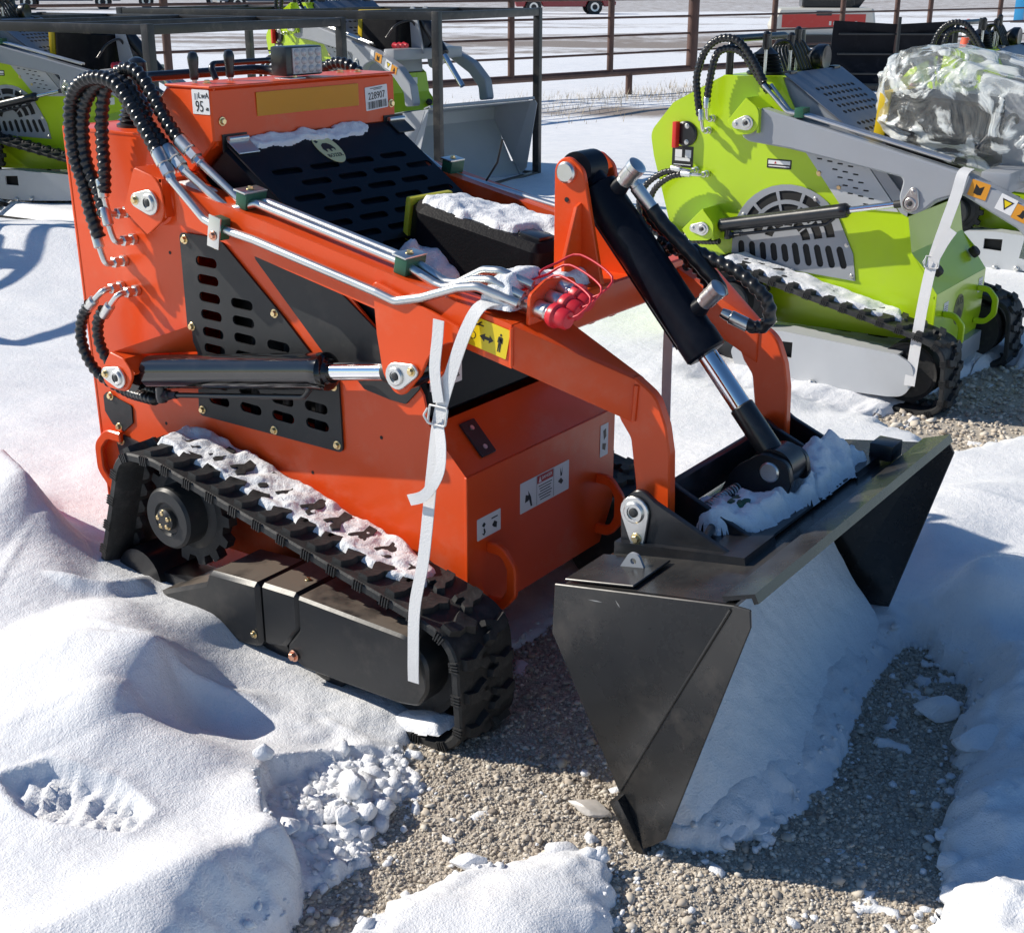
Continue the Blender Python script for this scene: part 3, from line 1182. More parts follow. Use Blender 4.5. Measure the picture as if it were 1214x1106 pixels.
def side_fittings(root, spec, m=ZINC):
    """elbow fittings on the panel: (x, z, dirx, dirz)"""
    for (x, z, ex, ez) in spec:
        e = Vector((ex, 0, ez)).normalized()
        base = Vector((x, -.287, z))
        nut = lathe("hose_fitting", base, (0, -1, 0), [(.014, 0), (.014, .010), (.010, .011), (.010, .020), (.013, .021), (.013, .034), (.010, .036)], ZINC, root, 6)
        tube("fitting_elbow", [base + Vector((0, -.03, 0)), base + Vector((0, -.055, 0)), base + Vector((0, -.058, 0)) + e * .02, base + Vector((0, -.060, 0)) + e * .045], .0072, ZINC, nut, bend=.022, seg=12)
        lathe("hose_ferrule", base + Vector((0, -.060, 0)) + e * .038, e, [(.009, 0), (.0125, .003), (.0125, .040), (.011, .043)], ZINC, nut, 18)
def d_ring(name, root, M, w, h, r, m, thick=.014):
    """D-shaped lashing ring standing off a plate; local plane coords"""
    pts = [(0, h / 2), (w * .55, h / 2), (w, h * .22), (w, -h * .22), (w * .55, -h / 2), (0, -h / 2)]
    inn = [(0.0, h / 2 - r), (w * .50, h / 2 - r), (w - r, h * .16), (w - r, -h * .16), (w * .50, -h / 2 + r), (0.0, -h / 2 + r)]
    poly = rounded(pts, [0, w * .5, w * .4, w * .4, w * .5, 0], 5) + rounded(inn[::-1], [0, w * .3, w * .25, w * .25, w * .3, 0], 5)
    return plate(name, M, poly, thick, m, root, bevel=.003)


def sticker(name, M, w, h, m, parent, t=.0008, rad=.002):
    return plate(name, M, rounded([(-w / 2, -h / 2), (w / 2, -h / 2), (w / 2, h / 2), (-w / 2, h / 2)], rad, 3), t, m, parent)


def lines_print(name, M, rects, m, parent, z=.0012):
    bm = bmesh.new()
    for (cx, cy, w, h) in rects:
        vs_ = [bm.verts.new(M @ Vector((cx + sx_ * w / 2, cy + sy_ * h / 2, z))) for sx_, sy_ in ((-1, -1), (1, -1), (1, 1), (-1, 1))]
        bm.faces.new(vs_)
    return from_bm(name, bm, m, parent, False)


def poly_print(name, M, polys, m, parent, z=.0012):
    bm = bmesh.new()
    for pl in polys:
        bm.faces.new([bm.verts.new(M @ Vector((a, b, z))) for a, b in pl])
    bmesh.ops.triangulate(bm, faces=bm.faces)
    return from_bm(name, bm, m, parent, False)


def person_icon(cx, cy, s):
    L = [[(-.35, .1), (-.22, .1), (-.2, .55), (.2, .55), (.22, .1), (.35, .1), (.3, .7), (.2, .8), (-.2, .8), (-.3, .7)],
         [(-.2, .56), (.2, .56), (.2, -.9), (.05, -.9), (0, -.05), (-.05, -.9), (-.2, -.9)],
         [(.14 * math.cos(a * .785), 1.0 + .15 * math.sin(a * .785)) for a in range(8)]]
    return [[(cx + a * s, cy + b * s) for a, b in pl] for pl in L]


def barcode(w, h, cy, n=26, seed=3):
    r_ = random.Random(seed)
    x = -w / 2
    out = []
    while x < w / 2:
        b = r_.choice((.6, 1, 1.6)) * w / n / 1.9
        out.append((x + b / 2, cy, b, h))
        x += b + r_.choice((.6, 1, 1.5)) * w / n / 1.9
    return out


def panel_normal_M(x, z, y=-.2915, ang=0):
    """sticker frame on a panel facing -Y, (a right, b up, c towards viewer)"""
    ca, sa = math.cos(ang), math.sin(ang)
    return Matrix(((ca, -sa, 0, x), (0, 0, -1, y), (sa, ca, 0, z), (0, 0, 0, 1)))


def front_M(y, z, x, ang=0):
    """sticker frame on a panel facing +X"""
    return Matrix(((0, 0, 1, x), (1, 0, 0, y), (0, 1, 0, z), (0, 0, 0, 1)))


def hood_M(y, s, lift=.001, x0=-.222, z0=1.112, sl=.695):
    """frame on the sloping hood: a = +Y, b = up the slope"""
    L = math.hypot(1, sl)
    u = Vector((0, 1, 0))
    v = Vector((-1 / L, 0, sl / L))
    w = Vector((sl / L, 0, 1 / L))
    o = Vector((x0 + s / L, y, z0 - s * sl / L)) + w * lift
    return Matrix(((u.x, v.x, w.x, o.x), (u.y, v.y, w.y, o.y), (u.z, v.z, w.z, o.z), (0, 0, 0, 1)))


def make_orange():
    root = empty("track_loader")
    tag(root, "orange compact track loader with black bucket standing in snow in the foreground", "loader")
    m = ORANGE
    sideP = [(-.749, 1.118), (-.463, 1.120), (-.400, 1.190), (-.362, 1.224), (-.2285, 1.224), (-.2285, 1.108), (-.27, 1.085), (-.295, 1.052), (-.235, .996), (.10, .86),
             (.29, .70), (.32, .655), (.334, .594), (.427, .502), (.427, .265), (-.30, .225), (-.735, .19)]
    vent = rounded([(-.366, .912), (-.240, .912), (-.064, .770), (.045, .672), (.096, .652), (.099, .488), (.0, .488), (-.352, .488), (-.346, .57), (-.338, .64), (-.366, .692)],
                   [.012, .012, .012, .03, .02, .012, .01, .012, .03, .03, .015], 4)
    hole = [(-.322, .875), (-.258, .875), (-.12, .76), (.0, .66), (.07, .62), (.07, .515), (-.315, .515), (-.31, .60), (-.325, .69)]
    plate("side_panel", XZ(-.285), sideP, .006, m, root, holes=[hole])
    plate("side_panel", XZ(.279), sideP, .006, m, root)
    # rear and deck
    pydata("rear_panel", [(-.750, -.2865, 1.119), (-.750, .2865, 1.119), (-.736, .2865, .19), (-.736, -.2865, .19), (-.742, -.2865, 1.119), (-.742, .2865, 1.119), (-.728, .2865, .19), (-.728, -.2865, .19)],
           [(0, 1, 2, 3), (7, 6, 5, 4), (0, 4, 5, 1), (3, 2, 6, 7), (0, 3, 7, 4), (1, 5, 6, 2)], m, root, bevel=.002)
    box("top_deck", (-.60, 0, 1.1145), (.285, .574, .007), m, root, bevel=.002)
    box("belly_plate", (-.15, 0, .235), (1.15, .54, .01), m, root, bevel=.002)
    # chassis box between the tracks below side panel
    pydata("chassis_side", [(x, y, z) for y in (-.2835, -.24) for x, z in ((-.733, .205), (.424, .272), (.455, .18), (-.70, .15))],
           [(0, 1, 2, 3), (7, 6, 5, 4), (0, 4, 5, 1), (1, 5, 6, 2), (2, 6, 7, 3), (3, 7, 4, 0)], m, root)
    # front nose: sloping top and front wall
    V = [(.334, -.2845, .5935), (.334, .2845, .5935), (.4245, .2845, .5015), (.4245, -.2845, .5015)]
    pydata("nose_slope", V + [(a - .012, b, c - .012) for a, b, c in V], [(0, 1, 2, 3), (7, 6, 5, 4), (0, 4, 5, 1), (1, 5, 6, 2), (2, 6, 7, 3), (3, 7, 4, 0)], m, root, bevel=.0015)
    fr = [(-.2865, .502), (.2865, .502), (.2865, .268), (.232, .178), (-.232, .178), (-.2865, .268)]
    fp = plate("front_panel", YZ(.4215), fr, .008, m, root, bevel=.0015)
    for side in (-1, 1):
        d_ring("lashing_ring", root, Matrix(((1, 0, 0, .428), (0, 0, 1, side * (.215) - .007), (0, 1, 0, .265 + (0.0 if side < 0 else .02)), (0, 0, 0, 1))), .075, .15, .024, m)
        d_ring("lashing_ring", root, Matrix(((-1, 0, 0, -.640), (0, 0, 1, side * .297 - .007), (0, 1, 0, .305), (0, 0, 0, 1))), .105, .165, .026, m)
    # front labels
    M = front_M(-.0065, .3965, .4300)
    lb = sticker("warning_label", M, .190, .070, LABELW, root)
    lb['label'] = "wide white warning label on the orange front wall"
    lines_print("label_print", M, [(0, .024, .062, .018)], LABELR, lb, .0011)
    poly_print("label_mark", M, [[(-.027, .017), (-.015, .017), (-.021, .031)]], LABELW, lb, .0015)
    text_obj("label_text", "DANGER", M @ Matrix.Translation((.006, .0242, .0013)), .010, LABELW, lb)
    lines_print("label_lines", M, [(0, .008 - .0065 * k, .052 - .006 * (k % 3), .0022) for k in range(6)] + [(-.033, 0, .0012, .066), (.033, 0, .0012, .066)], LABELK, lb)
    poly_print("label_figure", M, [[(-.066, .012), (-.055, -.006), (-.05, -.028), (-.056, -.028), (-.064, -.006)], [(-.075, .004), (-.06, -.002), (-.064, -.012), (-.078, -.014)],
                                   [(.058, .028), (.064, .012), (.069, .028), (.066, .006), (.060, .006)], [(.05, -.004), (.062, .002), (.072, -.008), (.064, -.014)]], LABELK, lb)
    M = front_M(-.214, .377, .4300)
    lb = sticker("hook_label", M, .082, .048, LABELW, root)
    poly_print("label_figure", M, [[(-.025, .006), (-.018, .012), (-.012, .006), (-.018, .0)], [(-.02, -.002), (-.016, -.002), (-.012, -.012), (-.018, -.018), (-.026, -.012), (-.018, -.013)],
                                   [(.008, .013), (.03, .013), (.03, .010), (.008, .010)], [(.01, -.004), (.018, .004), (.028, -.002), (.026, -.014), (.016, -.010)]], LABELK, lb)
    M = front_M(.238, .435, .4300)
    lb = sticker("narrow_label", M, .034, .078, LABELW, root)
    poly_print("label_figure", M, [[(-.006, .024), (.006, .028), (.008, .008), (-.002, .0)], [(-.008, -.006), (.008, -.01), (.004, -.026), (-.008, -.02)]], LABELK, lb)
    # black cap on nose slope
    sl = Vector((.093, 0, -.095)).normalized()
    Mx = Matrix(((0, -sl.x, .714, .381), (1, 0, 0, -.188), (0, -sl.z, .700, .549), (0, 0, 0, 1)))
    cp = plate("slope_latch", Mx, rounded([(-.024, -.042), (.024, -.042), (.024, .042), (-.024, .042)], .003, 3), .006, BLACK, root, bevel=.001)
    for s in (-.024, .024):
        v = Mx @ Vector((0, s, .006))
        lathe("latch_screw", v, (.714, 0, .7), [(.0055, 0), (.0055, .002), (.002, .002)], ZINC, cp, 12)
    # control console
    con = [(-.46, 1.05), (-.40, 1.189), (-.362, 1.224), (-.228, 1.224), (-.225, 1.118), (-.30, 1.05)]
    cc = plate("control_console", XZ(-.295), con, .59, m, root, bevel=.004)
    plate("console_lid", XY(1.2245), [(-.365, -.298), (-.2245, -.298), (-.2245, .298), (-.365, .298)], .005, m, cc, bevel=.0015)
    M = front_M(-.002, 1.185, -.2262)
    sticker("amber_reflector", M, .328, .050, REFLECT, root, .0015)
    M = front_M(.227, 1.174, -.2262)
    lb = sticker("barcode_sticker", M @ Matrix.Rotation(.06, 4, 'Z'), .080, .054, LABELW, root)
    M2 = M @ Matrix.Rotation(.06, 4, 'Z')
    text_obj("sticker_number", "228907", M2 @ Matrix.Translation((0, .0045, .0012)), .0235, LABELK, lb, sx=.86)
    lines_print("barcode", M2, barcode(.066, .017, -.0155), LABELK, lb)
    lines_print("sticker_lines", M2, [(0, .0225, .045, .0016), (.004, .0195, .028, .0014)], LABELK, lb)
    M = panel_normal_M(-.256, 1.197, -.2955)
    lb = sticker("noise_label", M, .052, .050, LABELW, root)
    text_obj("label_text", "LwA", M @ Matrix.Translation((.010, .013, .0012)), .017, LABELK, lb)
    text_obj("label_number", "95", M @ Matrix.Translation((-.004, -.010, .0012)), .032, LABELK, lb, sx=.8)
    text_obj("label_unit", "dB", M @ Matrix.Translation((.019, -.014, .0012)), .009, LABELK, lb)
    poly_print("label_figure", M, [[(-.018, .017), (-.013, .017), (-.013, .004), (-.018, .004)], [(-.010, .018), (-.004, .014), (-.010, .004)]], GREY, lb)
    for yy, zz in ((-.268, 1.157), (.279, 1.157)):
        bolt((-.2255, yy, zz), (1, 0, 0), .008, BRASS, root)
    for xx, yy in ((-.30, -.235), (-.315, .20), (-.29, .235)):
        bolt((xx, yy, 1.2295), (0, 0, 1), .008, BRASS, root)
    # levers
    for x, yy in ((-.33, -.243), (-.33, -.140)):
        lv = lathe("control_lever", (x, yy, 1.225), (0, 0, 1), [(.0055, 0), (.0055, .022)], ZINC, root, 12)
        lathe("lever_grip", (x, yy, 1.236), (0, 0, 1), [(.008, 0), (.010, .008), (.009, .016), (.0115, .036), (.012, .046), (.009, .055), (.003, .058)], BLACK, lv, 20)
    # handle frame behind console
    bar = tube("grab_bar", [(-.40, -.26, 1.19), (-.50, -.26, 1.235), (-.50, .12, 1.235), (-.40, .12, 1.225)], .011, BLACK, root, bend=.04)
    tube("grab_bar", [(-.42, -.10, 1.225), (-.44, -.10, 1.258), (-.44, .20, 1.258), (-.42, .20, 1.225)], .007, BLACK, root, bend=.02)
    # joystick boot and stick on the deck
    pf = [(.050, 0)]
    for k in range(6):
        pf += [(.050 - .0035 * k, .006 + .010 * k), (.040 - .003 * k, .011 + .010 * k)]
    pf += [(.018, .072), (.016, .085)]
    bt = lathe("joystick_boot", (-.600, -.185, 1.118), (0, 0, 1), pf, BLACK, root, 28)
    lathe("joystick", (-.600, -.185, 1.155), (.15, 0, 1), [(.010, 0), (.012, .04), (.022, .06), (.024, .085), (.020, .11), (.008, .118)], BLACK, bt, 20)
    # work lamp
    lp = box("work_lamp", (-.285, .024, 1.266), (.05, .118, .064), BLACK, root, bevel=.006)
    box("lamp_lens", (-.2585, .030, 1.266), (.004, .092, .056), LENS, lp, bevel=.001)
    for iy in range(4):
        for iz in range(3):
            lathe("lamp_diode", (-.2566, -.004 + .0225 * iy, 1.2485 + .0178 * iz), (1, 0, 0), [(.0086, 0), (.0086, .001), (.006, .0035), (.002, .0045)], LENS, lp, 12)
    for k in range(5):
        box("cooling_fin", (-.312, .024, 1.244 + .011 * k), (.012, .112, .003), BLACK, lp, bevel=0)
    box("lamp_bracket", (-.27, -.015, 1.229), (.05, .05, .004), ZINC, lp, bevel=.001)
    bolt((-.26, -.01, 1.2305), (0, 0, 1), .006, BRASS, lp)
    M = front_M(-.215, .683, .3235)
    lb = sticker("triangle_label", M, .105, .048, LABELW, root)
    for k in (-1, 0, 1):
        plate("triangle_mark", M @ Matrix.Translation((k * .032, 0, .0009)), [(-.013, -.012), (.013, -.012), (0, .012)], .0003, LABELK, lb, holes=[[(-.009, -.0095), (.009, -.0095), (0, .008)]])
    # hood
    sl_ = .695
    hp = [(-.222, 1.106), (.262, .770), (.300, .735), (.322, .600), (.2, .60), (-.28, .96), (-.30, 1.04)]
    hb = plate("hood_body", XZ(-.270), rounded(hp, [.0, .05, .03, 0, 0, 0, .03], 5), .54, HOOD, root, bevel=.008)
    slots = []
    pit = .1165
    for r_ in range(10):
        s = -.112 - .0425 * r_
        off = (-.066, -.014, -.073 + pit, -.022, -.066, -.014, -.073 + pit, -.022, -.066, -.014)[r_]
        for k in range(-3, 4):
            y = off + k * pit
            if abs(y) < .225:
                slots.append(slot2(y, s, .088, .019, -0.02, 4))
    Mh = hood_M(0, 0, .0012)
    hd = plate("hood_grille", Mh, rounded([(-.272, .0), (.272, .0), (.272, -.575), (-.272, -.575)], .012, 4), .004, HOOD, hb, holes=slots)
    # badge
    Mb = hood_M(-.010, .062, .0062)
    el = [(.034 * math.cos(a * .2244), .050 * math.sin(a * .2244)) for a in range(28)]
    rotb = Matrix.Rotation(0, 4, 'Z')
    bd = plate("oval_badge", Mb @ rotb, el, .0012, CREAM, root)
    poly_print("bull_mark", Mb @ rotb, [[(-.020, -.002), (-.016, .010), (-.006, .016), (.006, .015), (.014, .008), (.018, -.004), (.014, -.012), (.011, -.004), (.004, -.005), (.003, -.013), (-.001, -.013), (-.003, -.004), (-.010, -.004), (-.012, -.013), (-.016, -.012)],
                                 [(-.024, .018), (-.014, .022), (-.018, .028), (-.026, .026)]], LABELK, bd, .0016)
    text_obj("badge_text", "BOZER", Mb @ rotb @ Matrix.Translation((.0, -.026, .0015)), .015, LABELK, bd)
    for yy in (-.238, .283):
        hm = hood_M(yy, .024, .006)
        hg = plate("hood_hinge", hm, [(-.03, -.022), (.03, -.022), (.03, .022), (-.03, .022)], .004, ZINC if yy < 0 else PLATE, root, bevel=.001)
        lathe("hinge_pin", hm @ Vector((-.028, .022, .006)), (0, 1, 0), [(.006, 0), (.006, .056)], ZINC, hg, 12)
        box("hinge_leaf", (-.2235, yy, 1.112), (.003, .07, .036), PLATE, hg, bevel=0)
    # dark side plate
    spl = rounded([(-.150, .895), (.08, .86), (.285, .72), (.318, .672), (.277, .630), (.235, .632), (.166, .642), (.13, .672), (.085, .672)], .008, 3)
    plate("side_cover_plate", XZ(-.2895), spl, .0042, PLATE, root, bevel=.001)
    Mv = XZ(-.2915)
    sl_list = [(-.285, .854), (-.284, .814), (-.283, .774), (-.282, .734), (-.281, .694), (-.280, .656), (-.181, .774), (-.180, .735), (-.179, .696), (-.178, .656), (-.076, .696), (-.075, .656),
               (.027, .656), (-.279, .575), (-.176, .575), (-.279, .536), (-.176, .536), (-.074, .575), (-.075, .536), (.027, .577), (.028, .538)]
    vp = plate("vent_plate", Mv, vent, .0048, PLATE, root, holes=[slot2(a, b, .068, .0225, -.02, 5) for a, b in sl_list])
    for a, b in ((-.350, .897), (-.250, .897), (-.081, .768), (-.350, .699), (-.338, .503), (-.106, .499), (.084, .503), (.081, .634)):
        bolt((a, -.2915, b), (0, -1, 0), .0082, BRASS, vp)
    # engine block seen through the slots
    eng = box("engine_block", (-.10, -.02, .66), (.44, .36, .34), INNER, root, bevel=.02)
    for k in range(5):
        tube("engine_hose", [(-.32 + .1 * k, -.235, .5), (-.30 + .1 * k, -.24, .65), (-.28 + .1 * k, -.235, .86)], .012, DKZINC, eng, seg=8)
    # rear black plates
    p1 = rounded([(-.705, .470), (-.690, .482), (-.645, .470), (-.600, .462), (-.602, .418), (-.640, .388), (-.680, .400), (-.705, .43)], .006, 3)
    o = plate("access_plate", XZ(-.2895), p1, .004, PLATE, root)
    for a, b in ((-.676, .474), (-.655, .398)):
        bolt((a, -.2895, b), (0, -1, 0), .0085, BRASS, o)
    p2 = rounded([(-.672, .358), (-.655, .395 - .015), (-.462, .352), (-.435, .33), (-.44, .24), (-.56, .16), (-.64, .20)], .012, 3)
    o = plate("motor_plate", XZ(-.2905), p2, .005, PLATE, root)
    for a, b in ((-.652, .362), (-.470, .336)):
        bolt((a, -.2905, b), (0, -1, 0), .0095, BRASS, o)
    for a, b in ((.205, .543), (.00, .42), (-.41, .86), (-.48, .44)):
        lathe("panel_hole", (a, -.2852, b), (0, -1, 0), [(.004, 0), (.004, .0006)], INNER, root, 10)
    # brackets
    u_bracket(root, [(-.374, 1.064), (-.421, .970), (-.349, .922), (-.286, .965), (-.292, 1.045)], {3: .045, 4: .045, 0: .01, 1: .01, 2: .012}, -1, .393, .2855, m)
    pin_washer(root, -.328, -.393, .994, -1, R(178), .027, .0155, .042)
    u_bracket(root, [(-.502, .641), (-.541, .590), (-.532, .553), (-.455, .553), (-.425, .602), (-.455, .632)], {0: .008, 1: .03, 2: .025, 3: .03, 4: .035, 5: .02}, -1, .408, .2855, m)
    pydata("bracket_fin", [(-.50, -.400, .640), (-.345, -.287, .705), (-.345, -.287, .640), (-.46, -.36, .632), (-.50, -.394, .636), (-.345, -.283, .70)], [(0, 1, 2, 3), (0, 4, 5, 1)], m, root)
    pin_washer(root, -.478, -.408, .585, -1, R(176), .026, .015, .040)
    u_bracket(root, [(-.374, 1.064), (-.421, .970), (-.349, .922), (-.286, .965), (-.292, 1.045)], {3: .045, 4: .045, 0: .01, 1: .01, 2: .012}, 1, .393, .2855, m)
    u_bracket(root, [(-.502, .641), (-.541, .590), (-.532, .553), (-.455, .553), (-.425, .602), (-.455, .632)], {0: .008, 1: .03, 2: .025, 3: .03, 4: .035, 5: .02}, 1, .408, .2855, m)
    for side in (-1, 1):
        make_cylinder(root, (-.478, .585), (.344, .726), side, .352, .0385, .0185, .735, GLOSSB, 'orange')
    arms = make_arms(root, m, 'orange')
    # yellow sticker on beam
    sl2 = math.atan(-.199)
    Ms = panel_normal_M(.553, .832, -.3762, sl2)
    lb = sticker("yellow_warning_label", Ms, .088, .056, LABELY, arms)
    poly_print("label_figure", Ms, person_icon(.026, -.004, .017) + [[(-.02, -.004), (-.008, .004), (-.008, -.001), (.002, -.001), (.002, .004), (.012, -.004), (.002, -.012), (.002, -.007), (-.008, -.007), (-.008, -.012)],
                                    [(-.041, .010), (-.026, .014), (-.018, .022), (-.021, .023), (-.028, .017), (-.041, .013)], [(-.026, .014), (-.014, .015), (-.014, .0175), (-.026, .017)]], LABELK, lb)
    ring = [(-.036 + .008 * math.cos(a * .5236), -.008 + .008 * math.sin(a * .5236)) for a in range(12)]
    plate("label_wheel", Ms @ Matrix.Translation((0, 0, .0009)), ring, .0003, LABELK, lb, holes=[[(-.036 + .0065 * math.cos(a * .5236), -.008 + .0065 * math.sin(a * .5236)) for a in range(12)]])
    _, A, B, d, up = make_tilt_cylinder(root, HOOD)
    barrel_hoses(root, A, B, d, up)
    make_quick_attach(root, BLACK)
    bkt = make_bucket(root, BMETAL)
    SCUFF = mat("bare_scuff", (.42, .42, .41), .5, metal=.3)
    rs_ = random.Random(4)
    bm = bmesh.new()
    for (x_, z_, a_, l_) in ((.86, .435, .1, .030), (.905, .442, -.9, .016), (.868, .405, .25, .020), (.872, .395, .2, .022), (.878, .388, -.2, .012), (.912, .405, .15, .020), (.915, .395, .2, .024), (.935, .40, .1, .010), (.80, .30, -1.1, .012), (1.05, .37, .9, .012)):
        d_ = Vector((math.cos(a_), 0, math.sin(a_)))
        n_ = Vector((-d_.z, 0, d_.x))
        c0 = Vector((x_, -.4868, z_))
        pts4 = [c0 - d_ * l_ / 2, c0 + n_ * .0012 + d_ * l_ * .1, c0 + d_ * l_ / 2, c0 - n_ * .0010]
        bm.faces.new([bm.verts.new(p_) for p_ in pts4])
    from_bm("paint_scratches", bm, SCUFF, bkt, False)
    plate("lifting_tab", XZ(-.395), rounded([(.85, .458), (.905, .466), (.890, .495), (.872, .497)], [.002, .002, .012, .012], 4), .006, GREY, bkt, holes=[circle2(.880, .481, .006, 12)])
    for side in (-1, 1):
        make_track(root, side, True)
        make_wheels(root, side)
        make_covers(root, side, 'orange')
    # hose fittings and hoses
    side_fittings(root, [(-.538, .940, -.12, 1), (-.527, .879, -.25, 1), (-.569, .824, -.25, 1), (-.589, .760, -.75, -.62), (-.535, .758, -.70, -.72)])
    hose("hydraulic_hose", [(-.576, -.347, .885), (-.590, -.352, .94), (-.607, -.352, 1.01), (-.625, -.352, 1.06), (-.628, -.352, 1.13), (-.612, -.354, 1.187), (-.565, -.36, 1.226), (-.503, -.362, 1.240), (-.445, -.362, 1.230), (-.405, -.365, 1.198), (-.355, -.37, 1.147), (-.305, -.378, 1.095)], .0145, parent=root)
    hose("hydraulic_hose", [(-.548, -.347, .935), (-.566, -.342, .985), (-.600, -.340, 1.045), (-.607, -.338, 1.112), (-.590, -.338, 1.175), (-.548, -.338, 1.218), (-.49, -.338, 1.238), (-.43, -.340, 1.222), (-.37, -.350, 1.155), (-.30, -.358, 1.098)], .0145, parent=root)
    hose("hydraulic_hose", [(-.540, -.347, .99), (-.540, -.34, 1.045), (-.548, -.332, 1.10), (-.545, -.328, 1.155), (-.528, -.325, 1.21), (-.490, -.322, 1.245), (-.447, -.322, 1.258), (-.408, -.324, 1.246), (-.372, -.328, 1.212), (-.325, -.332, 1.155), (-.28, -.336, 1.115)], .0140, parent=root)
    for p, q in (((-.312, -.377, 1.103), (-.262, -.384, 1.043)), ((-.307, -.357, 1.106), (-.245, -.361, 1.060)), ((-.288, -.335, 1.122), (-.225, -.336, 1.078))):
        p, q = Vector(p), Vector(q)
        d_ = (q - p).normalized()
        lathe("hose_ferrule", p, d_, [(.0135, 0), (.016, .003), (.016, .036), (.013, .038), (.013, .042)], ZINC, root, 18)
        lathe("pipe_nut", p + d_ * .042, d_, [(.0155, 0), (.0155, .020), (.011, .022), (.011, .035)], ZINC, root, 6)
    hose("hydraulic_hose", [(-.640, -.347, .722), (-.668, -.350, .685), (-.680, -.352, .640), (-.668, -.350, .590), (-.630, -.345, .548), (-.56, -.33, .518), (-.48, -.345, .522), (-.43, -.352, .526)], .0125, parent=root)
    hose("hydraulic_hose", [(-.590, -.347, .715), (-.618, -.345, .680), (-.625, -.342, .630), (-.605, -.335, .585), (-.56, -.322, .548), (-.50, -.32, .535), (-.44, -.33, .535)], .0125, parent=root)
    hose("hydraulic_hose", [(-.55, .33, 1.0), (-.56, .33, 1.10), (-.53, .33, 1.19), (-.47, .33, 1.235), (-.40, .33, 1.235), (-.33, .335, 1.18), (-.27, .34, 1.09), (-.22, .342, 1.04)], .0140, parent=root)
    tube("hydraulic_pipe", [(-.24, .342, 1.06), (-.12, .342, .995), (.45, .342, .905)], .0088, ZINC, arms, bend=.03)
    # black box with olive trim on the hood
    bx = empty("battery_box")
    bx.parent = root
    Mx = Matrix.Translation((.270, .030, .892)) @ Matrix.Rotation(R(9), 4, 'Y') @ Matrix.Rotation(R(-3), 4, 'Z')
    shp = rounded([(-.145, -.095), (.18, -.095), (.18, .095), (-.145, .095), (-.195, .06), (-.195, -.06)], [.02, .02, .02, .02, .02, .02], 4)
    plate("box_body", Mx @ XY(-.105), shp, .178, BOXB, bx, bevel=.016)
    plate("box_rim", Mx @ XY(-.100), rounded([(-.13, -.098), (.183, -.098), (.183, .098), (-.13, .098)], .02, 4), .012, BOXB, bx, bevel=.004)
    box("box_trim", Mx @ Vector((-.200, -.0, -.012)), (.016, .140, .172), OLIVEY, bx, rot=Mx.to_3x3(), bevel=.005)
    box("box_latch", Mx @ Vector((.13, -.04, .074)), (.055, .05, .014), BLACK, bx, rot=Mx.to_3x3(), bevel=.003)
    tube("antenna", [(.02, .335, .985), (.05, .34, 1.03), (.062, .345, 1.085)], .0028, BLACK, root, seg=6)
    return root


def make_strap(root, pts, w, fold=None, label=None):
    """flat webbing: pts = list of (point, width direction)"""
    o = empty("tie_strap")
    o.parent = root
    t = .0016
    bm = bmesh.new()
    prev = None
    P = [Vector(p) for p, _ in pts]
    for i, (p, wd) in enumerate(pts):
        p = Vector(p)
        wd = Vector(wd).normalized()
        a = P[max(0, i - 1)]
        b = P[min(len(P) - 1, i + 1)]
        tg = (b - a).normalized()
        wd = (wd - tg * wd.dot(tg)).normalized()
        nn = tg.cross(wd)
        ring = [bm.verts.new(p + wd * (w / 2) * sx_ + nn * (t / 2) * sy_) for sx_, sy_ in ((-1, -1), (1, -1), (1, 1), (-1, 1))]
        if prev:
            for k in range(4):
                bm.faces.new((prev[k], prev[(k + 1) % 4], ring[(k + 1) % 4], ring[k]))
        else:
            bm.faces.new(ring[::-1])
        prev = ring
    bm.faces.new(prev)
    me = from_bm("webbing", bm, STRAP, o, True, 50)
    return o


def smooth_pts(pts, n=8):
    P = catmull([p for p, _ in pts], 1e9)
    out = []
    for i in range(len(pts) - 1):
        p0 = Vector(pts[max(0, i - 1)][0])
        p1 = Vector(pts[i][0])
        p2 = Vector(pts[i + 1][0])
        p3 = Vector(pts[min(len(pts) - 1, i + 2)][0])
        for k in range(n):
            t = k / n
            q = 0.5 * ((2 * p1) + (p2 - p0) * t + (2 * p0 - 5 * p1 + 4 * p2 - p3) * t * t + (3 * p1 - p0 - 3 * p2 + p3) * t ** 3)
            out.append((q, Vector(pts[i][1]).lerp(Vector(pts[i + 1][1]), t)))
    out.append(pts[-1])
    return out


